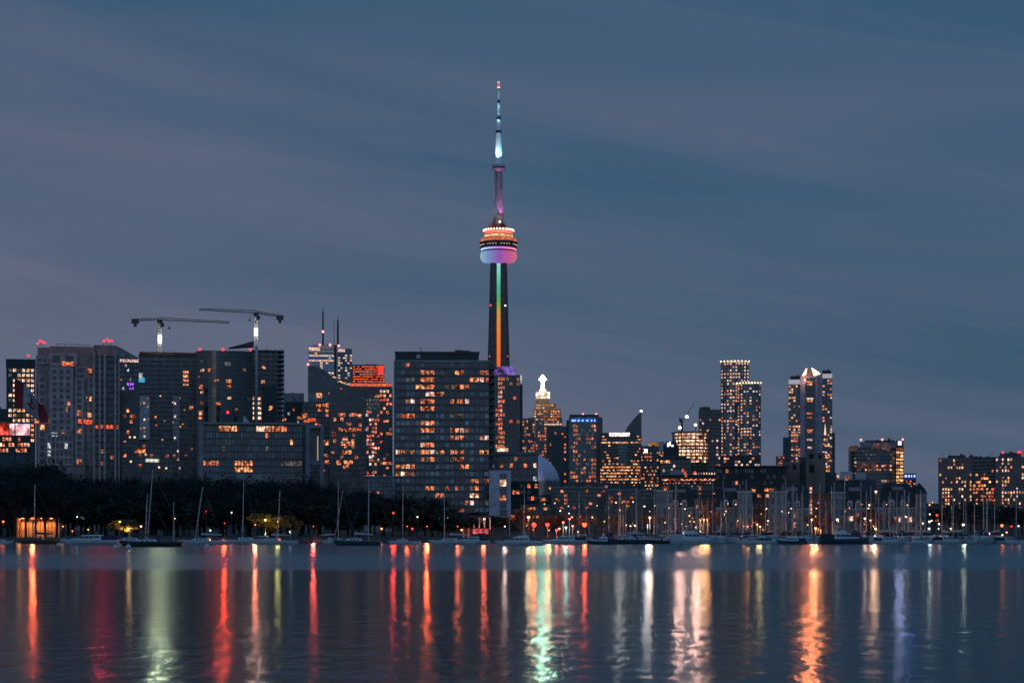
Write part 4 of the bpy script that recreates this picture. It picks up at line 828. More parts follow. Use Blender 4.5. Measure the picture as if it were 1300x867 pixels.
for px, py, wd, ht in ((1009, 593, 5, 6), (1000, 592, 3, 4), (1030, 579, 6, 6), (1030.5, 595, 6.5, 10), (1041, 580, 4, 5)): T.w(T.x(px), T.z(py), wd * .235, ht * .235, mat('opening_shade', (.012, .013, .014), .9), -.6 if px > 1020 else 0)  # flush panels; the shade inside the openings is put into their colour
T.body(1048.3, 1062, 600, concd, 16, 1, name='wing'); T.done()
T = Thing('low_roof_block', 'low flat roofed block with lit roof terrace right of the crowned tower', 'building', 1077, 640)
T.body(1049, 1112, 609, concd, 18); T.part(MB().box(T.x(1048), T.x(1100), -.6, 18, T.z(609.5), T.z(607.8)), 'roof_edge', conc); T.body(1066, 1082, 598, concl, 8, 4, name='roof_room'); T.body(1086, 1100, 599, mat('lilac_render_dull', (.3, .28, .33), .8), 8, 4, name='roof_room')
for px, py in ((1063, 605), (1075, 605), (1076, 608), (1061, 606)): T.w(T.x(px), T.z(py), 1.2, .8, LIT['A'], -.75)
T.done()
T = Thing('rounded_condo', 'rounded apartment block with pinkish domed balconies and a bright lit stair column', 'apartment tower', 1112, 1150)
pts = [(T.x(1077), 6), (T.x(1080), 1), (T.x(1086), -2), (T.x(1100), -4), (T.x(1118), -4), (T.x(1132), -2), (T.x(1137), 2), (T.x(1137), 24), (T.x(1077), 24)]
T.part(MB().pz(pts, 0, T.z(568)), 'wall', curtain); b = MB()
for i in range(14): z = T.z(568 + i * 4.6); b.pz([(x * 1.01, y - .5) for x, y in pts], z - .25, z + .25)
T.part(b, 'balcony_slab', conc); T.body(1092, 1137, 561, greyglass, 18, 2, 569, 'upper_floor'); T.body(1098, 1136, 558.5, darks, 12, 5, 562, 'roof_box'); T.body(1137.2, 1147, 559, concd, 18, 2, name='stair_tower')
T.grid(1137.5, 1147, 568, 616, 11, 2, lambda r, c: 'Y' if r > 0 and R.random() < .9 else 'D', front=1.9, frame=concd, slab=.2, pier=.1, fx=.85, wrap=False)
T.grid(1084, 1136, 570, 618, 10, 15, lambda r, c: R.choice('AYO') if r in (4, 5) and 3 < c < 14 and R.random() < .75 else (R.choice('PGGD') if R.random() < .33 else None), front=-4.6, fx=.7, fz=.5)
pk = emit('domed_balcony_glow', (1, .5, .52), .10, .5, .3)  # pinkish light on the domes is put in as a faint glow
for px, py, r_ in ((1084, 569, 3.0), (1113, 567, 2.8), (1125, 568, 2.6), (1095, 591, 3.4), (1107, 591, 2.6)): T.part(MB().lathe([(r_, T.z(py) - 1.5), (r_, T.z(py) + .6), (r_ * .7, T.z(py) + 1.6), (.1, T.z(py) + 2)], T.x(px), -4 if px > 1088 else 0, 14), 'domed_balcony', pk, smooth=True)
T.part(MB().box(T.x(1140), T.x(1144.5), 1.2, 1.9, T.z(565), T.z(560)), 'lit_sign', emit('sign_lilac_white', (.9, .85, 1), 1.4))
for px in (1093, 1120, 1146): T.part(MB().ball((T.x(px), 0, T.z(558)), .7, 8), 'obstruction_light', _m['pink_beacon'])
lamp_light(T.e, (T.x(1142), -3, T.z(563)), (.7, .62, 1), 1.51e5, 'SPOT', 1, (-.2, -1, -.07), 30); T.done()
T = Thing('blue_sign_block', 'low block with a bluish white lit roof sign behind the turret', 'building', 1155, 1000)
T.body(1147.5, 1163, 601, concd, 14); T.part(MB().box(T.x(1147.5), T.x(1163), -.5, 0, T.z(608), T.z(602)), 'sign_board', emit('sign_board_blue', (.03, .1, .6), .35))
b = MB()
for x0, x1 in ((1148.5, 1151.5), (1153, 1155), (1156.5, 1158), (1160, 1162)): b.box(T.x(x0), T.x(x1), -.8, -.5, T.z(605.5), T.z(603))
T.part(b, 'sign_lamp', emit('sign_lamp_white_blue', (.5, .65, 1), 1.6)); T.grid(1150, 1162, 609, 622, 4, 5, .7, 'AO', front=-.1)
lamp_light(T.e, (T.x(1156), -3, T.z(604)), (.12, .2, 1), 1.8e5, 'SPOT', 1, (-.206, -1, -.06), 30); T.done()
# right hand condominiums
T = Thing('condo_block', 'ribbed grey condominium with a flat stepped top, wider of the right hand pair', 'apartment block', 1228, 1150)
T.body(1191, 1234, 581, brown, 24); T.body(1234.2, 1265, 580, concd, 24, 2); T.body(1203, 1226, 577.5, concd, 14, 5, 582, 'penthouse'); T.body(1230, 1242, 578.5, concd, 12, 6, 582, 'penthouse')
T.grid(1192, 1234, 582, 655, 16, 12, lambda r, c: R.choice('AYOW') if R.random() < (.75 if c in (1, 2, 3) and r > 7 else .22) else ('Y' if r == 2 and c in (6, 7, 8) else None), frame=brown, slab=.14, pier=.42, prot=.4, dark=GLASS[:2], wrap=False, fx=.55)
T.grid(1235, 1265, 582, 655, 16, 9, lambda r, c: R.choice('OARY') if R.random() < (.42 if 3 < r < 13 else .1) else None, front=2, frame=concd, slab=.16, pier=.1, dark=GLASS[:1], wrap=False); T.done()
T = Thing('condo_block', 'grey condominium with red roof beacons at the far right edge', 'apartment block', 1288, 1120)
T.body(1263, 1312, 580, brown, 24, 0); T.body(1269, 1296, 574.5, concd, 16, 4, 581, 'penthouse')
T.grid(1264, 1311, 581, 655, 16, 13, lambda r, c: R.choice('AYWOP') if R.random() < (.62 if c in (2, 3, 4) else .25) else None, frame=brown, slab=.14, pier=.38, prot=.4, dark=GLASS[:2], wrap=False, fx=.55)
for px in (1273, 1293, 1295): T.part(MB().ball((T.x(px), 3, T.z(573.8)), .65, 8), 'obstruction_light', _m['red_beacon'])
T.done()
# low buildings along the street behind the trees
for i, (x0, x1, yt, Y, m, p, lab) in enumerate(((660, 700, 641, 700, curtain, .1, 'low teal glass building under the stadium dome'), (700, 768, 619, 760, curtain, .16, 'low dark hall with a long flat roof below the blue topped tower'), (768, 836, 622, 740, curtain, .16, 'low dark concrete hall behind the row of masts'), (716, 772, 613, 980, curtain, .3, 'low brown block lit by scattered rooms below the blue topped tower'),
    (836, 1062, 628, 640, concd, .22, 'long low dark block behind the townhouses'), (1112, 1192, 640, 700, concd, .15, 'low block behind the pointed turret'), (462, 502, 605, 800, conc, .12, 'pale low block at the left foot of the slab block'))):
    T = Thing('low_building', lab, 'building', (x0 + x1) / 2, Y); T.body(x0, x1, yt, m, 18); T.part(MB().box(T.x(x0) - .3, T.x(x1) + .3, -.5, 18.4, T.z(yt + .4), T.z(yt - 1)), 'roof_edge', conc if i in (1, 2, 6) else concd)
    T.grid(x0, x1, yt + 2, yt + 2 + (6 if i == 4 else 26), 2 if i == 4 else 5, max(6, int((x1 - x0) / 5)), p, 'OAHD', frame=concd, slab=.14, pier=.08, prot=.15, wrap=False, dark=GLASS[:2], dp=.6)
    T.done()
T = Thing('dark_shop_block', 'low black block with an orange shop window and pale lit canopy', 'building', 187, 880)
T.body(155, 225, 561, curtain, 18); T.w(T.x(178), T.z(572), 13 * .36, 6 * .36, LIT['O'], -.2); T.part(MB().box(T.x(185), T.x(202), -1.4, 0, T.z(586.5), T.z(582.5)), 'lit_canopy', emit('canopy_pale', (.9, .9, .65), .8, .4, .8))
for px, py in ((166, 586), (171, 555), (165, 555), (202, 593), (211, 594), (228, 594), (185, 577)): T.w(T.x(px), T.z(py), .9, .9, LIT['W'], -.3)
T.grid(156, 224, 563, 600, 6, 14, .06, 'DO', frame=concd, slab=.14, dark=GLASS[:1], dp=.4); T.done()
# ================================================================ waterfront townhouses
TH = 440
def townhouse(x0, x1, ridge, eave, base_px, rx0, rx1, label, tall=None):
    T = Thing('townhouse', label, 'townhouse', (x0 + x1) / 2, TH, 'mansard roofed waterfront townhouses')
    T.body(x0, x1, eave, offw, 11)
    a, b_ = T.x(rx0), T.x(rx1); ze, zr = T.z(eave), T.z(ridge)
    b = MB(); b.pz([(a - .3, -.3), (b_ + .3, -.3), (b_ + .3, 11.3), (a - .3, 11.3)], ze, ze + (zr - ze) * .82, .9); b.pz([(a + .4, .5), (b_ - .4, .5), (b_ - .4, 10.5), (a + .4, 10.5)], ze + (zr - ze) * .8, zr, .75); T.part(b, 'mansard_roof', slate)
    T.part(MB().box(T.x(x0) - .25, T.x(x1) + .25, -.32, 11.2, ze - .3, ze), 'cornice', concl)
    nd = 2
    for k in range(nd):
        xc = a + (b_ - a) * (.35 + .32 * k); d = MB(); d.py([(xc - .6, ze + .3), (xc + .6, ze + .3), (xc + .6, ze + 1.3), (xc + .36, ze + 1.7), (xc, ze + 1.85), (xc - .36, ze + 1.7), (xc - .6, ze + 1.3)], -.75, 2.2); o = T.part(d, 'dormer', concl)
        T.part(MB().box(xc - .36, xc + .36, -.8, -.72, ze + .45, ze + 1.3), 'window', GLASS[1], o)
    xs = (a + b_) / 2; T.part(MB().box(xs - 1.2, xs + 1.4, .2, 1.2, ze + (zr - ze) * .52, ze + (zr - ze) * .86), 'skylight', mat('skylight_pane', (.10, .13, .15), .2))
    if tall:
        t0, t1, ty = tall; T.body(t0, t1, ty, offw, 9, -.8, name='gable_bay'); T.part(MB().box(T.x(t0) - .2, T.x(t1) + .2, -1.05, 8.5, T.z(ty), T.z(ty) + .3), 'bay_cap', concl)
        T.grid(t0, t1, ty + 4, 682, 4, 3, .0, front=-.85, dark=GLASS[:2], fx=.45, fz=.5, slab=0, pier=0)
    T.grid(x0, x1, eave + 3, 684, 3, max(4, int((x1 - x0) / 7)), lambda r, c: R.choice('OAD') if R.random() < .06 else None, frame=None, dark=GLASS[:2], fx=.42, fz=.5)
    return T
townhouse(846, 880, 617, 644, 0, 846, 880, 'grey townhouse left of the red lit trees with one lit window', (833, 854, 624)).done()
townhouse(909, 956, 615, 644, 0, 909, 945, 'grey townhouse right of the orange terrace lamps with a tall flat bay', (936, 955, 625)).done()
townhouse(977, 1027, 614, 645, 0, 984, 1026, 'grey townhouse with a wide flat bay behind the thickest masts', (977, 1000, 625)).done()
t_ = townhouse(1055, 1101, 614, 645, 0, 1068, 1100, 'grey townhouse with an amber lit ground floor window', (1055, 1071, 626)); t_.w(t_.x(1081), t_.z(658), 1.1, 1.1, LIT['W'], -.1); t_.done()
t_ = townhouse(1111, 1164, 613, 644, 0, 1118, 1160, 'grey townhouse joined to the pointed turret'); 
for px in (1137, 1142.5, 1153, 1156): t_.w(t_.x(px), t_.z(659), .6, 1.2, LIT['W'], -.12)
t_.done()
T = Thing('corner_turret', 'round grey turret with a dark conical roof at the end of the townhouses', 'turret', 1167, TH - 1, None)
r_ = T.x(1176.5); b = MB(); b.lathe([(r_, 0), (r_, T.z(626))], 0, r_, 20); T.part(b, 'wall', offw); b = MB(); b.lathe([(r_ * 1.15, T.z(626.3)), (r_ * .75, T.z(620)), (.05, T.z(612.5))], 0, r_, 20); T.part(b, 'conical_roof', slate)
for r in range(4):
    for k in range(3): a = radians(-125 + 35 * k); T.w(r_ * cos(a), T.z(634 + r * 12), .6, 1.0, GLASS[1], r_ + r_ * sin(a), a + pi / 2)
T.done()
T = Thing('brick_house', 'red brick house glowing under lamps between two grey townhouses', 'house', 1041, TH + 2)
T.body(1027.5, 1054.5, 628, brick, 10); T.part(MB().box(T.x(1027), T.x(1055), -.3, 10.3, T.z(628), T.z(626)), 'parapet', concd); T.grid(1028, 1054, 630, 680, 4, 6, .12, 'ADO', front=0, dark=GLASS[:2], fx=.45, fz=.5)
for r in range(7): T.w(T.x(1029.5), T.z(620 + r * 5.2), .5, .7, LIT['P' if r % 2 else 'A'], -.2)
T.done()
for x0, x1, lab in ((882, 907, 'brick house behind the cluster of orange terrace lamps'), (957, 976, 'dark brick house between two grey townhouses with orange lamps at its foot'), (1101.5, 1110.5, 'narrow brick house washed orange beside the turret townhouse')):
    T = Thing('brick_house', lab, 'house', (x0 + x1) / 2, TH + 3); T.body(x0, x1, 634, brick, 9); T.part(MB().box(T.x(x0) - .1, T.x(x1) + .1, -.3, 9.3, T.z(634), T.z(632)), 'parapet', concd)
    T.grid(x0, x1, 637, 682, 4, max(2, int((x1 - x0) / 6)), .12, 'ADO', dark=GLASS[:2], fx=.45, fz=.5); T.done()
# ================================================================ trees
def tree_proto(name, label, cat, grp, h, spread, seed, lm, nleaf, bare=False):
    r = random.Random(seed); e = link(name, None); tag(e, label, cat, grp)
    t = MB(); tips = []
    def grow(p, d, ln, rad, lvl):
        q = p + d * ln; t.tube(p, q, rad, rad * .68, 5 if lvl else 7)
        if lvl >= 3: tips.append((p, q)); return
        if lvl >= 1: tips.append((p + d * ln * .5, q))
        for k in range(3 if lvl else 5):
            a = r.uniform(0, 2 * pi); up = r.uniform(.25, .9) if lvl else r.uniform(.5, 1.0)
            nd = (d * up + Vector((cos(a), sin(a), r.uniform(-.1, .5))) * spread).normalized(); grow(q - d * ln * r.uniform(0, .35 if lvl else .45), nd, ln * r.uniform(.6, .85), rad * .58, lvl + 1)
    grow(Vector((0, 0, -.1)), Vector((r.uniform(-.06, .06), r.uniform(-.06, .06), 1)).normalized(), h * .30, h * .02, 0)
    part(t, 'trunk', bark, e)
    c = MB()
    for i in range(nleaf):
        p, q = r.choice(tips); o = p + (q - p) * r.random() + Vector((r.gauss(0, 1), r.gauss(0, 1), r.gauss(0, .8))) * h * .042
        if bare:
            d = Vector((r.gauss(0, 1), r.gauss(0, 1), r.uniform(.1, 1.4))).normalized() * r.uniform(.6, 1.5); s = Vector((d.y, -d.x, r.uniform(-.3, .3))).normalized() * r.uniform(.03, .06)
            c.add([tuple(o - s), tuple(o + s), tuple(o + d)], [(0, 1, 2)])
        else:
            a = Vector((r.gauss(0, 1), r.gauss(0, 1), r.gauss(0, 1))).normalized() * r.uniform(.12, .34); b_ = Vector((r.gauss(0, 1), r.gauss(0, 1), r.gauss(0, 1))).normalized() * r.uniform(.12, .34)
            c.add([tuple(o - a), tuple(o + b_), tuple(o + a), tuple(o - b_)], [(0, 1, 2, 3)])
    part(c, 'crown', lm, e)
    top = max(v[2] for v in c.v); e['h'] = top
    return e
def put(o, px, Y, ptop, rz, sx=1.0):
    z = wz(ptop, Y) - GZ; s = z / o['h']; o.location = (wx(px, Y), Y, GZ); o.scale = (s * sx, s * sx, s); o.rotation_euler = (0, 0, rz); return o
used = set()
def plant(proto, px, Y, ptop, sx=1.0, label=None, grp=None):
    o = proto if proto.name not in used else copy_tree(proto); used.add(proto.name)
    if label: o['label'] = label
    if grp: o['group'] = grp
    return put(o, px, Y, ptop, R.uniform(0, 6.28), sx)
GL = 'dark leafless trees in the thick shoreline row'
LT = 'dark bare tree in the thick row along the left shoreline'
P = [tree_proto('shore_tree', LT, 'tree', GL, 17, .75, s, leaf, 4200 if s % 2 else 2000, bool(s % 2)) for s in (3, 8, 21, 34)]
def topline(px):
    pts = ((-20, 572), (30, 568), (60, 577), (100, 588), (150, 592), (200, 590), (300, 592), (370, 592), (420, 600), (470, 606), (500, 613), (560, 622), (610, 640), (640, 655))
    for (a, ya), (b, yb) in zip(pts, pts[1:]):
        if a <= px <= b: return ya + (yb - ya) * (px - a) / (b - a)
    return 600
i = 0
for row, (Y, off, step) in enumerate(((470, 0, 21), (425, 9, 24), (392, -5, 30))):
    px = -15 + off
    while px < (585 if row < 2 else 545):
        plant(P[i % 4], px + R.uniform(-5, 5), Y + R.uniform(-10, 10), topline(px) + R.uniform(0, 10) + row * 7 + (R.uniform(0, 8)), .95); i += 1; px += step
GU, LU = 'low dark shrubs under the left shoreline trees', 'low dark shrub under the trees of the left shoreline row'
SH_ = [tree_proto('shrub', LU, 'shrub', GU, 6, 1.0, s, leaf, 1500) for s in (4, 17)]
px = -10
while px < 640:
    if not 18 < px < 80: plant(SH_[i % 2], px + R.uniform(-4, 4), 384 + R.uniform(-6, 6), R.uniform(630, 650) + (12 if px > 560 else 0), 1.5); i += 1
    px += 13
for px, top, lab in ((33, 612, 'dark tree at the left end of the glowing hoarding'), (45, 606, 'dark forked tree in the middle of the glowing hoarding'), (58, 604, 'dark tree leaning over the right half of the glowing hoarding'), (72, 600, 'dark tree at the right end of the glowing hoarding'), (19, 604, 'dark tree just left of the glowing hoarding')):
    plant(P[i % 4], px, 366, top, .8, lab, 'dark trees in front of the glowing hoarding'); i += 1
GR = 'dark trees in the clump on the right shore'; LR = 'dark tree in the rounded clump on the right shore'
for px, py, Y in ((1192, 640, 470), (1206, 636, 460), (1219, 633, 450), (1232, 632, 470), (1246, 634, 455), (1258, 640, 445), (1272, 642, 450), (1284, 637, 440), (1298, 640, 450), (1310, 640, 440), (1240, 646, 410), (1264, 650, 410), (1213, 650, 415), (1290, 652, 412)):
    plant(P[i % 4], px, Y, py, 1.05, LR, GR); i += 1
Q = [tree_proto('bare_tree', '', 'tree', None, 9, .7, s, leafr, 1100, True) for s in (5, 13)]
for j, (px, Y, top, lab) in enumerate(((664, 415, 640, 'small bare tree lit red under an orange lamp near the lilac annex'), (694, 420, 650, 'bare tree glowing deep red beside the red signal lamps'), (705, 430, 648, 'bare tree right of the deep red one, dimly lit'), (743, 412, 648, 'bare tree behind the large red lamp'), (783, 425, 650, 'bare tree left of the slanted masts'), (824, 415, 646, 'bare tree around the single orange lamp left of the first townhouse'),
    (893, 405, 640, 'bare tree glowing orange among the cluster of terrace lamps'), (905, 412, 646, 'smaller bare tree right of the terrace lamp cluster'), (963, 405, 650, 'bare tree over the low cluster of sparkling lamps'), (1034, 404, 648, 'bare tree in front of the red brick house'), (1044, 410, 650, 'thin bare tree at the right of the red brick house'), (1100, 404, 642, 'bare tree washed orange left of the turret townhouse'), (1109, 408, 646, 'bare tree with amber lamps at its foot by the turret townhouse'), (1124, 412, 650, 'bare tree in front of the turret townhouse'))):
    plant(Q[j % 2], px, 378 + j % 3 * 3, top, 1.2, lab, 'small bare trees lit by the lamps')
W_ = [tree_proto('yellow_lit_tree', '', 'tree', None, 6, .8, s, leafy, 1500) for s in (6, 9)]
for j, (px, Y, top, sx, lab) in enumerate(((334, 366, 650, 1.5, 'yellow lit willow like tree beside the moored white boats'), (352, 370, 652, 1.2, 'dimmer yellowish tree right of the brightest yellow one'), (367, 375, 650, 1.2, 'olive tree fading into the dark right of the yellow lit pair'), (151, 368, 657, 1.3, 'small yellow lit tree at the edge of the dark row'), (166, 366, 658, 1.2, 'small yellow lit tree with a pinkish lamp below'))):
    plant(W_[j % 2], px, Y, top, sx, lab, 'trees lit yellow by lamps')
# ================================================================ lamps
_lm = {}
def street_lamp(px, py, Y, col, power, label, size=.22, es=4, grp='shoreline lamps', light=True, name='street_lamp'):
    key = tuple(col); z = wz(py, Y) - GZ
    e = link(name, None, None, (wx(px, Y), Y, GZ)); tag(e, label, 'lamp', grp)
    if 'pole' not in _lm: b = MB(); b.tube((0, 0, 0), (0, 0, .12), .12, .1, 6); b.tube((0, 0, .1), (0, 0, 1), .065, .045, 6); _lm['pole'] = b.mesh('lamp_pole', darks)
    po = link('pole', _lm['pole'], e); po.scale = (1, 1, z - .1)
    if 'cap' not in _lm: b = MB(); b.lathe([(.9, .75), (.5, 1.15), (.08, 1.3)], 0, 0, 10); _lm['cap'] = b.mesh('lamp_cap', darks)
    if key not in _lm: b = MB(); b.lathe([(.25, -.9), (.7, -.6), (.98, 0), (.9, .7), (.6, .9)], 0, 0, 10); _lm[key] = b.mesh('lamp_globe', emit('lamp_glow_%d' % len(_lm), col, es), True)
    g_ = link('globe', _lm[key], e, (0, 0, z)); g_.scale = (size * .7,) * 3; c_ = link('cap', _lm['cap'], g_)
    if light and power >= 11000:      # the shade throws the light down and out over the lake
        lamp_light(e, (0, -.55, z - .1), col, power * (.085 if min(col) < .3 else .03), 'SPOT', .3, (-wx(px, Y) / Y, -1, -.75), 92)
    elif light and (332 < px < 346 or 150 < px < 156):      # set low, thrown up into the tree
        lamp_light(e, (0, -.3, .5), col, power * .16, 'SPOT', .2, (0, .45, .8), 110)
    elif light:
        lamp_light(e, (0, -.5, z - .1), col, power * (.14 if 948 <= px <= 970 or 1097 <= px <= 1113 else .24 if any(a <= px <= b for a, b in ((150, 166), (332, 356), (670, 746), (822, 828), (882, 900), (948, 970), (1028, 1044), (1097, 1113))) else .02), rad=.3)
    return e
OR, RO, RD, WW, AM, CW, GN = (1, .30, .07), (1, .14, .04), (1, .04, .025), (1, .8, .6), (1, .5, .18), (.85, .95, 1), (.45, 1, .8)
for px, py, col, pw, sz, lab in (
 (4, 662, RO, 5000, .3, 'orange lamp cut by the left edge of the shore'), (25, 659, OR, 9000, .22, 'orange lamp at the left end of the glowing hoarding'), (42, 658, (1, .10, .03), 60000, .32, 'reddish orange lamp behind the tan boat'), (52.5, 658, WW, 3000, .2, 'small pale lamp between two orange lamps'), (63, 660, (1, .42, .24), 9000, .5, 'large cream lamp at the right of the glowing hoarding'), (80, 668, OR, 2000, .18, 'dim orange lamp in the trees right of the hoarding'),
 (98, 656, CW, 900, .16, 'faint white lamp left of a brighter white lamp'), (107, 655, CW, 2500, .27, 'white lamp standing in the dark tree row'), (92, 674, RO, 2500, .2, 'low reddish lamp behind the long white hull'), (112, 672, AM, 1500, .17, 'low amber lamp above the long white hull'), (152, 662, (1, .7, .12), 5000, .25, 'yellow lamp under the small yellow tree'), (164, 671, AM, 3000, .25, 'amber lamp right of the small yellow tree'),
 (179, 668, (1, .45, .35), 2500, .28, 'pinkish lamp just left of the tall ketch mast'), (222, 658, AM, 900, .15, 'faint amber lamp in the trees right of the ketch'), (262, 649, RD, 2000, .17, 'tiny red lamp high in the dark trees'), (294, 650.5, CW, 1200, .17, 'tiny white lamp high in the dark trees'), (267, 673, WW, 2500, .22, 'white lamp low behind the white sloop'), (285, 664, (1, .06, .02), 26000, .14, 'red lamp over the water left of the yellow trees'),
 (324, 666, (1, .2, .09), 30000, .18, 'reddish lamp in the yellow tree beside the moored boats'), (337, 660, (1, .8, .2), 9000, .3, 'yellow lamp inside the bright yellow tree'), (353, 662, (1, .75, .2), 2500, .2, 'yellow lamp in the dimmer yellow tree'), (368.5, 675, CW, 4000, .3, 'bright white lamp low beside the dark boathouse'), (412, 656, WW, 6000, .3, 'white lamp alone in the dark before the blue yacht'), (398, 668, (1, .09, .06), 24000, .14, 'red lamp left of the blue hulled yacht'),
 (484.5, 671, OR, 3500, .3, 'orange lamp with a lit doorway below, left of the white sloop'), (499.5, 651, RD, 11500, .28, 'red lamp high above the white sloop bow'), (505, 654, CW, 600, .16, 'faint pale lamp right of the high red one'), (517, 668, (1, .13, .04), 12000, .14, 'small orange lamp above the white sloop'), (523.5, 671, RD, 5000, .27, 'red orange lamp at the stern of the white sloop'), (530, 656, WW, 1500, .2, 'white lamp over the slip beside the sloop mast'), (542, 668, (1, .10, .03), 60000, .15, 'strong orange lamp left of the slanting spar'),
 (558.5, 656.5, CW, 2000, .2, 'white lamp left of the twin white pair'), (569, 657, CW, 1200, .17, 'white lamp left of the lit pavilion'), (581, 668, (1, .14, .06), 12000, .14, 'dull orange lamp left of the pavilion'), (586, 672.5, AM, 4500, .24, 'amber lamp at the pavilion corner'), (614, 664, (1, .11, .05), 18000, .12, 'red lamp in front of the pavilion sign'), (641, 668, (1, .55, .45), 30000, .2, 'pinkish white lamp below the lilac annex'),
 (671, 656.5, (1, .5, .22), 5000, .4, 'wide cream lamp under the red tinted tree'), (678, 666.5, RD, 9000, .62, 'large red lamp below the cream one'), (677, 672, (1, .22, .03), 18000, .14, 'low orange lamp by the red lamp'), (695, 666, RD, 9000, .55, 'large red lamp in front of the deep red tree'), (697, 673, (1, .45, .08), 11500, .13, 'low amber lamp beside the deep red tree'), (706.5, 673, (1, .07, .06), 4000, .32, 'low red lamp at the bow of the white motor yacht'), (710, 671, (1, .3, .2), 2000, .3, 'low pinkish lamp right of a low red one'),
 (715, 663, (1, .2, .12), 2500, .3, 'pair of pink lamps close together above the motor yacht'), (718.5, 669.5, GN, 3000, .3, 'greenish white lamp over the motor yacht'), (723, 658.5, (1, .2, .14), 1500, .26, 'small pink lamp above the greenish one'), (727, 667.5, (1, .28, .2), 1500, .27, 'small pink lamp right of the greenish one'), (742, 666, (1, .09, .03), 22000, .62, 'biggest red orange lamp left of the slanted spar'), (752, 656.5, (1, .45, .3), 2500, .25, 'salmon lamp high beside the slanted spar'), (734, 675, (1, .4, .2), 1500, .25, 'low orange lamp on the pontoon'),
 (800.5, 667.5, AM, 2500, .2, 'amber lamp, left one of a close yellow pair'), (806, 667, WW, 4000, .24, 'cream lamp, right one of a close yellow pair'), (822, 666, (1, .85, .8), 5000, .14, 'white lamp left of the first townhouse'), (825, 657, (1, .5, .3), 6000, .34, 'glowing orange lamp in the bare tree left of the first townhouse'), (884, 669.5, (1, .62, .35), 5000, .38, 'low cream lamp at the left of the terrace cluster'),
 (889, 660, OR, 3500, .24, 'orange terrace lamp at the left of the row of three'), (893.5, 659.5, (1, .45, .2), 3500, .24, 'orange terrace lamp in the middle of the row of three'), (898, 659.5, OR, 6000, .26, 'orange terrace lamp at the right of the row of three'), (889, 674.5, AM, 2000, .2, 'low amber lamp below the terrace row'), (944, 668, (1, .26, .12), 4000, .12, 'dull orange lamp at the foot of the tall flat bay'), (949, 668, OR, 2500, .2, 'orange lamp by the doorway of the tall bay'),
 (961.5, 665.5, AM, 2500, .22, 'left lamp of the sparkling low cluster'), (965, 668.5, (1, .6, .3), 3000, .25, 'brightest lamp of the sparkling low cluster'), (968.5, 672, OR, 2500, .2, 'lowest lamp of the sparkling low cluster'), (975, 661, WW, 1500, .18, 'pale lamp right of the sparkling cluster'), (1030.5, 659.5, (1, .32, .12), 6000, .33, 'orange lamp at the left of the red brick house'), (1035.5, 670.5, (1, .45, .2), 6000, .34, 'cream orange lamp low by the red brick house'), (1042, 673, OR, 5000, .22, 'low orange lamp right of a cream one by the brick house'),
 (1063, 659.5, WW, 2500, .33, 'white lamp on the quay before the amber windowed townhouse'), (1098, 658, (1, .5, .4), 2500, .3, 'pinkish lamp left of the orange washed trees'), (1105.5, 660.5, (1, .4, .2), 5000, .28, 'orange lamp among the orange washed trees'), (1109, 668, (1, .42, .26), 12000, .14, 'salmon lamp low among the orange washed trees'), (1111.5, 671, AM, 4500, .33, 'amber lamp at the foot of the orange washed trees'), (1112, 624, (1, .45, .25), 2500, .32, 'high salmon lamp at the left of the turret townhouse'),
 (1180, 662, CW, 3000, .3, 'upper white lamp right of the turret'), (1179.5, 671, CW, 11000, .26, 'lower white lamp right of the turret'), (1192, 665, (1, .85, .85), 1500, .25, 'upper white lamp of the second pair right of the turret'), (1191.5, 671, WW, 2000, .24, 'lower white lamp of the second pair right of the turret'), (1189.5, 654, RD, 1500, .3, 'red lamp above the white pairs'), (1207.5, 671, (1, .55, .3), 4500, .33, 'orange cream lamp at the start of the right tree clump'), (1223, 666, (1, .85, .55), 16000, .36, 'brightest cream lamp in the right tree clump'),
 (1257, 677, (1, .5, .45), 2000, .3, 'pinkish lamp low in the right marina'), (1272, 667, RO, 6000, .42, 'orange red lamp in the right tree clump'), (1284, 668, RD, 1500, .22, 'small red lamp right of the orange red one'), (1293, 667.5, (1, .6, .55), 1500, .24, 'pale pink lamp at the right edge'), (1272.5, 679, AM, 2500, .25, 'low amber lamp between moored hulls at the right'), (1278, 675.5, (1, .4, .3), 1200, .22, 'salmon lamp beside the low amber one')):
    street_lamp(px, py, 372 if any(a <= px <= b for a, b in ((660, 746), (822, 828), (882, 900), (948, 970), (1028, 1044), (1097, 1113))) and pw < 11000 else 357 + R.uniform(0, 26) * (pw < 11000), col, pw, lab, sz)
for k in range(70):
    px = R.uniform(690, 1185); street_lamp(px, R.uniform(636, 668), R.uniform(395, 432), R.choice((OR, AM, WW, AM, (1, .4, .2))), 3000 * (k < 14), 'small warm lamp among many along the street behind the marina', R.uniform(.12, .26), 4, 'small street lamps behind the marina', k < 14)
# hoarding lit by the orange lamps
T = Thing('hoarding', 'plank hoarding washed orange by lamps behind the tan boat', 'hoarding', 48, 372); T.part(MB().box(T.x(21), T.x(76), 0, .3, 0, T.z(657)), 'panel', mat('hoarding_planks', (.4, .25, .14), .9, 0, .4, 1.2))
b = MB()
for k in range(12): b.box(T.x(21.5 + k * 4.9), T.x(22.2 + k * 4.9), -.12, .4, 0, T.z(656)) 
T.part(b, 'post', darks)
for px in (29, 41, 53, 65): o = T.part(MB().box(T.x(px) - .25, T.x(px) + .25, -1.5, -1.2, T.z(658.4), T.z(657.4)), 'wall_lamp', emit('wall_lamp_orange', (1, .35, .08), 4)); lamp_light(o, (T.x(px), -1.4, T.z(659.2)), (1, .36, .09), 420, 'SPOT', .2, (0, .3, -1), 120)
T.done()
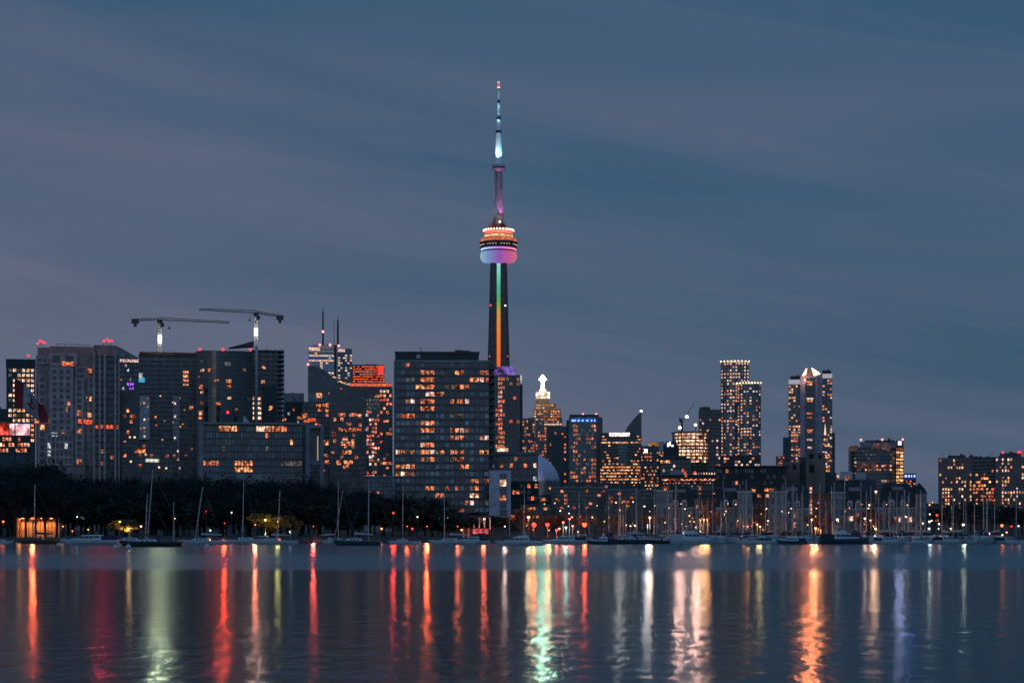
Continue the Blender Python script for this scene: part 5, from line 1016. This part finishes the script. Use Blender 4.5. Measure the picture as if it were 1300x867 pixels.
# boathouse, pavilion and kiosk
T = Thing('boathouse', 'small black boathouse with a gabled roof beside the blue yacht', 'boathouse', 396, 356)
T.body(384, 409, 681, blackh, 5); b = MB(); b.py([(T.x(382.5), T.z(681.2)), (T.x(410.5), T.z(681.2)), (T.x(407), T.z(678.5)), (T.x(386), T.z(678.5))], -.3, 5.3); T.part(b, 'roof', slate); T.part(MB().box(T.x(392), T.x(398), -.06, .1, 0, T.z(682.5)), 'door', concd); T.done()
T = Thing('pavilion', 'lakeside pavilion with white columns lit from inside under the slab block', 'pavilion', 605, 380)
T.part(MB().box(T.x(586), T.x(624), -1, 6, T.z(657), T.z(654)), 'roof', darks)
for k in range(6):
    x = T.x(588 + k * 6.8); b = MB(); b.tube((x, -.6, 0), (x, -.6, T.z(657)), .16, .14, 8); b.box(x - .26, x + .26, -.86, -.34, T.z(657.8), T.z(657)); T.part(b, 'column', white)
T.body(587, 623, 657.5, brick, .4, 5)
for px in (601, 615): T.part(MB().ball((T.x(px), -.2, T.z(658.5)), .22, 8), 'ceiling_lamp', emit('ceiling_lamp_warm', (1, .7, .35), 8)); lamp_light(T.e, (T.x(px), .8, T.z(660.5)), (1, .6, .3), 150, rad=.2)
T.done()
T = Thing('kiosk_sign', 'glowing red kiosk front with dark shapes in front of the pavilion', 'kiosk', 610, 362)
T.body(598, 623, 672, darks, 2); T.part(MB().box(T.x(600), T.x(620), -.12, 0, T.z(677.5), T.z(671)), 'lit_panel', emit('kiosk_red', (1, .16, .17), .62, .3, 1.2))
b = MB(); b.box(T.x(605), T.x(606.6), -.2, -.12, T.z(675), T.z(673)); b.box(T.x(611.5), T.x(613.5), -.2, -.12, T.z(675), T.z(673)); b.box(T.x(607), T.x(616), -.2, -.12, T.z(677.6), T.z(676.4)); T.part(b, 'dark_shape', darks)
T.part(MB().box(T.x(597), T.x(624), -.5, 2.2, T.z(671), T.z(670.3)), 'roof', darks); T.done()
# ================================================================ boats
def hull_mb(Ln, B, fb, mb=None, sheer=.28, transom=.75):
    """bow at +x, waterline at z = 0"""
    m = mb or MB(); n = 14; rows = []
    for i in range(n + 1):
        t = i / n; x = -Ln / 2 + Ln * t
        hb = B / 2 * (transom + (1 - transom) * sin(min(1, t / .45) * pi / 2)) * (1 if t < .5 else max(.015, cos((t - .5) / .5 * pi / 2) ** .72))
        zs = fb * (1 + sheer * max(0, (t - .35) / .65) ** 2 + .06 * (1 - t)); ov = .10 * Ln * max(0, (t - .72) / .28) ** 1.5
        rows.append([(x + 0 * ov, -hb, zs), (x - ov * .35, -hb * .93, zs * .5), (x - ov, -hb * .72, 0), (x - ov * 1.1, -hb * .3, -.35), (x - ov * 1.1, hb * .3, -.35), (x - ov, hb * .72, 0), (x - ov * .35, hb * .93, zs * .5), (x, hb, zs)])
    v = [p for r_ in rows for p in r_]; f = []
    for i in range(n):
        for k in range(7): f.append((i * 8 + k, i * 8 + k + 1, i * 8 + 9 + k, i * 8 + 8 + k))
        f.append((i * 8 + 7, i * 8, i * 8 + 8, i * 8 + 15))
    f.append(tuple(range(7, -1, -1))); f.append(tuple(range(n * 8, n * 8 + 8)))
    return m.add(v, f)
def cabin_mb(x0, x1, w_, z0, z1, rake=.5):
    return MB().add([(x0, -w_, z0), (x1, -w_ * .8, z0), (x1, w_ * .8, z0), (x0, w_, z0), (x0 + .12, -w_ * .86, z1), (x1 - rake, -w_ * .66, z1 - .08), (x1 - rake, w_ * .66, z1 - .08), (x0 + .12, w_ * .86, z1)],
                    [(3, 2, 1, 0), (4, 5, 6, 7), (0, 1, 5, 4), (1, 2, 6, 5), (2, 3, 7, 6), (3, 0, 4, 7)])
def sailboat(hm, cover, seed, mizzen=False, ln=9.0):
    e = link('sailboat', None); B = ln * .30; fb = ln * .095
    part(hull_mb(ln, B, fb), 'hull', hm, e)
    m = MB(); m.box(-ln / 2 + .1, ln * .16, -B * .41, B * .41, fb * .985, fb * 1.05); part(m, 'deck', frp, e)
    c = part(cabin_mb(-ln * .12, ln * .24, B * .33, fb * 1.02, fb * 1.02 + .55), 'cabin', frp if hm is not tanh else tanh, e)
    for k in range(3):
        x = -ln * .06 + k * ln * .075; part(MB().box(x, x + .42, -B * .33, B * .33, fb * 1.02 + .16, fb * 1.02 + .36), 'window', GLASS[0], c)
    mx, H_ = ln * .07, 13.0
    ma = MB(); ma.tube((0, 0, 0), (0, 0, H_), .085, .06, 7)
    for z in (.36, .66): ma.tube((0, -.75, H_ * z), (0, .75, H_ * z), .035, n=4)
    mo = link('mast', ma.mesh('mast', alu), e, (mx, 0, fb))
    rg = MB()
    for sy in (-1, 1): rg.tube((0, 0, H_ * .97), (0, sy * .75, H_ * .66), .008, n=3); rg.tube((0, sy * .75, H_ * .66), (-.1, sy * B * .46, .1), .008, n=3)
    rg.tube((0, 0, H_ * .98), (ln * .41, 0, .25), .009, n=3); rg.tube((0, 0, H_ * .98), (-ln * .56, 0, .15), .008, n=3); part(rg, 'rigging', steel, mo)
    bo = MB(); bo.tube((mx - .1, 0, fb + 1.25), (mx - ln * .42, 0, fb + 1.15), .07, n=6); b_o = part(bo, 'boom', alu, e)
    sc = MB(); sc.tube((mx - .15, 0, fb + 1.45), (mx - ln * .4, 0, fb + 1.27), .22, .12, 8); part(sc, 'sail_cover', cover, b_o)
    jr = MB(); jr.tube((ln * .47 + 0, 0, fb * 1.3), (mx + .35, 0, fb + H_ * .9), .05, .02, 6); part(jr, 'furled_jib', canv, mo).location = (-mx, 0, -fb)
    if mizzen: mz = MB(); mz.tube((0, 0, 0), (0, 0, 9.2), .085, .06, 7); link('mizzen_mast', mz.mesh('mizzen_mast', alu), e, (-ln * .36, 0, fb))
    if seed % 2: dg_ = MB(); dg_.add([(-ln * .16, -B * .3, fb), (-ln * .05, -B * .28, fb + .5), (-ln * .13, -B * .26, fb + 1.15), (-ln * .16, B * .3, fb), (-ln * .05, B * .28, fb + .5), (-ln * .13, B * .26, fb + 1.15)], [(0, 1, 2), (5, 4, 3), (1, 4, 5, 2), (0, 2, 5, 3), (3, 4, 1, 0)]); part(dg_, 'spray_hood', canv, e)
    r = MB()
    for k in range(7):
        x = -ln * .47 + k * ln * .145
        for sy in (-1, 1): r.tube((x, sy * B * .42, fb), (x, sy * B * .42, fb + .6), .022, n=3)
    for sy in (-1, 1): r.tube((-ln * .47, sy * B * .42, fb + .6), (ln * .4, sy * B * .42, fb + .62), .016, n=3)
    part(r, 'guard_rail', steel, e); e['ln'] = ln; e['H'] = H_; e['mx'] = mx; return e
def motor_boat(hm, ln=9.0, fly=True, canvas=None):
    e = link('motor_boat', None); B = ln * .33; fb = ln * .125
    part(hull_mb(ln, B, fb, sheer=.35, transom=.9), 'hull', hm, e)
    c = part(cabin_mb(-ln * .22, ln * .2, B * .4, fb, fb + ln * .15, ln * .09), 'cabin', frp, e)
    for k in range(4): x = -ln * .18 + k * ln * .085; part(MB().box(x, x + ln * .07, -B * .385, B * .385, fb + ln * .065, fb + ln * .115), 'window', GLASS[0], c)
    part(cabin_mb(ln * .12, ln * .36, B * .3, fb * 1.05, fb + ln * .055, ln * .1), 'foredeck', frp, e)
    if fly:
        f_ = part(cabin_mb(-ln * .2, ln * .06, B * .34, fb + ln * .15, fb + ln * .2, ln * .04), 'flybridge', frp, e)
        m = MB(); m.tube((-ln * .16, -B * .3, fb + ln * .2), (-ln * .13, -B * .28, fb + ln * .31), .05, n=5); m.tube((-ln * .16, B * .3, fb + ln * .2), (-ln * .13, B * .28, fb + ln * .31), .05, n=5); m.box(-ln * .16, -ln * .08, -B * .32, B * .32, fb + ln * .305, fb + ln * .32); part(m, 'radar_arch', frp, f_)
    if canvas: part(cabin_mb(-ln * .47, -ln * .2, B * .38, fb, fb + ln * .12, .1), 'cockpit_cover', canvas, e)
    r = MB()
    for sy in (-1, 1):
        r.tube((-ln * .05, sy * B * .44, fb * 1.5), (ln * .42, sy * B * .16, fb * 1.75), .025, n=4)
        for k in range(5): x = -ln * .05 + k * ln * .11; yy = B * (.44 - .28 * (k / 4.3)); r.tube((x, sy * yy, fb), (x, sy * yy, fb * (1.5 + .055 * k)), .02, n=3)
    part(r, 'bow_rail', steel, e); e['ln'] = ln; return e
PROT = {'white': sailboat(frp, canv, 1), 'white2': sailboat(frp, canw, 2), 'navy': sailboat(navy, canw, 1), 'black': sailboat(blackh, canv, 2), 'tan': sailboat(tanh, canv, 2), 'ketch': sailboat(blackh, canv, 1, True, 12.0),
        'motor': motor_boat(frp), 'motor_dark': motor_boat(navy, 9, True, canv), 'launch': motor_boat(frp, 9, False, canv), 'cruiser': motor_boat(frp, 9, True, canw)}
for o in PROT.values(): used.discard(o.name)
def boat(kind, x0, x1, wl, label, bow='r', mast=None, rake=0, yaw=0, mizz=None, grp='boats moored along the quay', sh=1.0):
    """hull from photo column x0 to x1, waterline on photo row wl; mast = (column, top row)"""
    p = PROT[kind]; o = p if p.name not in used else copy_tree(p); used.add(p.name)
    Y = H * F / (wl - HOR); s = (x1 - x0) * Y / F / p['ln']; cx_ = (x0 + x1) / 2
    tag(o, label, 'boat' if 'motor' in p.name or kind in ('launch', 'cruiser') else 'sailboat', grp)
    rz = (0 if bow == 'r' else pi) + yaw; o.location = (wx(cx_, Y), Y, -.02); o.rotation_euler = (0, 0, rz)
    if abs(cos(yaw)) < .8: s = 1.0 * sh
    o.scale = (s, s, s * sh) if abs(cos(yaw)) >= .8 else (s, s, s)
    if mast:
        for ch in o.children:
            if ch.name.startswith('mast'):
                hz = (wz(mast[1], Y) - ch.location.z * s) / s; sg = -1 if bow == 'l' else 1
                if abs(cos(yaw)) >= .8: ch.location.x = max(-p['ln'] * .25, min(p['ln'] * .25, (wx(mast[0], Y) - wx(cx_, Y)) / s * sg))
                ch.scale = (1 / s ** .5, 1 / s ** .5, hz / p['H']); ch.rotation_euler = (0, radians(rake) * sg, 0)
    return o
boat('white', -22, 18, 690.5, 'white sloop hull cut by the left edge of the picture', 'r', (-4, 632))
boat('tan', 22, 76, 690, 'brown hulled sailboat with a faint mast before the glowing hoarding', 'l', (44, 615), sh=1.0)
boat('launch', 75, 152, 691, 'long low white launch right of the brown sailboat', 'l', sh=.6)
boat('ketch', 150, 232, 693.5, 'black hulled ketch with two tall close masts', 'l', (187, 571), 3.5, sh=.8)
boat('white', 138, 200, 690, 'white sailboat moored behind the black ketch', 'l', (185, 611), 2, sh=.8)
boat('white2', 226, 292, 691, 'white sloop with a steeply raked mast right of the ketch', 'l', (247.5, 599), 6.5, sh=.8)
boat('white', 282, 336, 689.5, 'white sailboat with an upright mast left of the bright yellow tree', 'r', (308, 601), 1, sh=.9)
boat('white2', 318, 378, 690.5, 'white sailboat moored under the bright yellow tree', 'l', (352, 605), 2.5, sh=.8)
boat('launch', 312, 352, 688.5, 'white launch half hidden behind the sailboats at the yellow tree', 'l', sh=.8)
boat('white', 408, 438, 689.5, 'small white sailboat tucked behind the bow of the blue yacht', 'l', (424, 622), 10)
boat('navy', 422, 484, 692, 'navy hulled yacht with white cabin and two masts near it', 'l', (467.5, 604), .5, sh=.95)
boat('white2', 398, 446, 689, 'sailboat with a tall pale mast behind the navy yacht', 'r', (429.5, 602), 0, sh=.9)
boat('white', 492, 534, 691, 'short white sloop with an upright mast alone in front of the dark trees', 'l', (511, 619), .5, sh=1.05)
boat('white2', 543, 604, 691, 'white sloop with a slanting spar before the slab block', 'l', (564, 617), 0, sh=.85)
boat('launch', 574, 622, 690.5, 'low white launch in front of the red kiosk', 'l', sh=.75)
boat('motor', 627, 690, 692, 'white cabin boat left of the green lit water', 'l', sh=.62)
boat('white', 640, 682, 689, 'white sailboat with the tall mast at the lilac annex', 'l', (664.5, 599), 1, sh=.8)
boat('black', 632, 660, 688.5, 'dark sailboat with a thin dark mast before the lilac annex', 'r', (647, 628), 0)
boat('launch', 688, 746, 690, 'long white motor yacht with dark waterline by the red lamps', 'l', sh=.62)
boat('white2', 716, 768, 689, 'white sailboat with a tall mast right of the red lamps', 'r', (735, 606), .5, sh=.8)
boat('motor_dark', 744, 782, 690.5, 'dark cabin boat with pale roof right of the red lamps', 'l', sh=.8)
boat('black', 738, 770, 690, 'dark boat under the back leaning mast by the biggest red lamp', 'l', (750, 632), -9)
MG_ = 'sailboats packed together in the marina'
boat('navy', 770, 830, 690, 'dark hulled yacht in front of the cluster of crossing masts', 'l', (781, 611), 1, sh=.9, grp=MG_)
boat('black', 796, 846, 690, 'black hulled yacht with a tall mast in line with the cream lamp pair', 'l', (796, 614), 0, sh=.9, grp=MG_)
boat('cruiser', 851, 908, 690, 'white cabin cruiser with an upright wheelhouse before the first townhouse', 'r', sh=.9)
boat('white', 900, 962, 689.5, 'white sloop whose tall mast leans left before the tall flat bay', 'l', (923, 590), -3.2, sh=.8, grp=MG_)
boat('white2', 932, 972, 690.5, 'small white sailboat before the sparkling low lamps', 'l', (943, 608), .5, sh=.85, grp=MG_)
LG = 'one of the closely packed moored sailboats with bare masts in the marina'
kinds = ('white', 'white2', 'navy', 'white2')
masts = [(773, 628), (787, 622), (805, 618), (808, 616), (846, 615), (859, 616), (867, 640), (834, 634), (905, 612), (913, 640), (892, 630), (955, 636), (985, 614), (998, 614), (1002.5, 616), (1008, 614), (1012, 622), (1018.5, 616), (979, 628), (1026, 640), (1040, 614), (1049, 634), (1060.5, 612), (1069, 606), (1072, 640), (1093, 606), (1107, 616), (1114, 628), (1120, 634), (1126, 624), (1132, 630), (1138, 620), (1145, 628), (1152, 626), (1159, 624), (1166, 628), (1173, 622), (1086, 636), (1199, 636), (1208, 632), (1214, 642), (1219, 636), (1227, 632), (1238, 640), (1252, 634), (1267, 642)]
masts += [(R.uniform(770, 1180), R.uniform(604, 646)) for _ in range(26)]
for j, (mx_, my) in enumerate(masts):
    wl = 688.6 + (j * 7 % 5) * .28; big = R.random() < .3; L_ = 44 if big else 34
    boat(kinds[(j * 3 + j // 4) % 4], mx_ - L_ / 2, mx_ + L_ / 2, wl, LG, 'l' if j % 3 else 'r', (mx_, my), R.uniform(-1.5, 1.5), (R.choice((1.25, 1.5, 1.75, -1.5)) if not big else R.uniform(-.25, .25)), grp='closely packed moored sailboats', sh=.95)
for px0, px1, wl, k, lab in ((985, 1024, 690.3, 'motor_dark', 'dark cabin boat under the thickest cluster of masts'), (1040, 1104, 690.2, 'motor_dark', 'long dark boat with covered cockpit before the amber windowed townhouse'), (1108, 1148, 690, 'launch', 'white launch before the turret townhouse'), (1148, 1182, 690.2, 'motor', 'white motor boat with a pale stripe below the turret'), (1184, 1226, 689.8, 'launch', 'white launch below the white lamp pairs'), (1228, 1262, 690, 'motor', 'white motor boat in the right marina below the pink lamp'), (1264, 1302, 689.8, 'launch', 'white launch cut by the right edge'), (1170, 1192, 689.4, 'motor_dark', 'small dark motor boat right of the turret'), (1016, 1042, 690, 'launch', 'white launch before the red brick house')):
    boat(k, px0, px1, wl, lab, 'l' if int(px0) % 2 else 'r', sh=.8)
boat('white', 1236, 1262, 690, 'sailboat with the taller of two close masts in the right marina', 'l', (1244.5, 618), 2, 1.4, grp=MG_)
boat('white2', 1240, 1264, 689.6, 'sailboat with the shorter of two close masts in the right marina', 'l', (1250, 624), 1.5, 1.4, grp=MG_)
boat('white', 1274, 1304, 690, 'sailboat with a tall lone mast near the right edge', 'l', (1290, 622), .5, .2, grp=MG_)
# pontoons
for px0, px1, Y_, lab in ((130, 480, 346, 'long low pontoon behind the boats under the dark trees'), (690, 990, 346, 'long low pontoon behind the yachts left of the thick masts'), (990, 1320, 346, 'long low pontoon behind the boats in the right marina')):
    T = Thing('pontoon', lab, 'pontoon', (px0 + px1) / 2, Y_, 'pontoons along the quay', 0, 0)
    T.part(MB().box(T.x(px0), T.x(px1), -1, 1, .35, .55), 'deck', wood); b = MB()
    n = int((px1 - px0) / 25)
    for k in range(n): x = T.x(px0 + 8 + k * 25); b.box(x - .6, x + .6, -.8, .8, -.3, .34)
    T.part(b, 'float', blackh)
    for k in range(0, n, 2): x = T.x(px0 + 20 + k * 25); T.part(MB().tube((x, 1.25, -1), (x, 1.25, 2.4), .16, .14, 8), 'pile', wood)
for px, wl, lab in ((147, 695, 'white mooring buoy left of the black ketch bow'), (163, 695, 'white mooring buoy right beside the black ketch'), (263, 694.2, 'white mooring buoy right of the black ketch stern'), (75, 692.5, 'pale mooring buoy by the brown sailboat')):
    Y = H * F / (wl - HOR); e = link('mooring_buoy', None, None, (wx(px, Y), Y, 0)); tag(e, lab, 'buoy', 'white mooring buoys')
    part(MB().ball((0, 0, .12), .42, 10, .8), 'float', frp, e, True); part(MB().tube((0, 0, .4), (0, 0, .7), .05, n=6), 'ring', steel, e)
# ================================================================ a thin wisp of vapour from the rounded apartment block's roof
m = bpy.data.materials.new('vapour'); m.use_nodes = True; t = m.node_tree; t.nodes.clear()
o_ = t.nodes.new('ShaderNodeOutputMaterial'); v_ = t.nodes.new('ShaderNodeVolumePrincipled'); v_.inputs['Color'].default_value = (.9, .88, .92, 1); v_.inputs['Density'].default_value = .014
t.links.new(v_.outputs[0], o_.inputs['Volume'])
b = MB(); Yv = 1160; path = [(1096, 557, .4), (1108, 554.5, 1.0), (1122, 551.5, 1.6), (1138, 547.5, 2.3), (1152, 543.5, 2.9), (1164, 541.5, 1.6), (1170, 541, .3)]
rings = [(wx(p, Yv), wz(q, Yv), r) for p, q, r in path]; vv = []; ff = []
for x, z, r in rings: vv += [(x, Yv + 6 + r * 1.3 * cos(k * pi / 5), z + r * sin(k * pi / 5)) for k in range(10)]
for i in range(len(rings) - 1):
    for k in range(10): ff.append((i * 10 + k, i * 10 + (k + 1) % 10, i * 10 + 10 + (k + 1) % 10, i * 10 + 10 + k))
ff += [tuple(range(9, -1, -1)), tuple(range(len(rings) * 10 - 10, len(rings) * 10))]
b.add(vv, ff); tag(link('smoke', b.mesh('smoke', m)), 'faint wisp of pale vapour drifting off the rounded apartment block', 'smoke', kind='stuff')
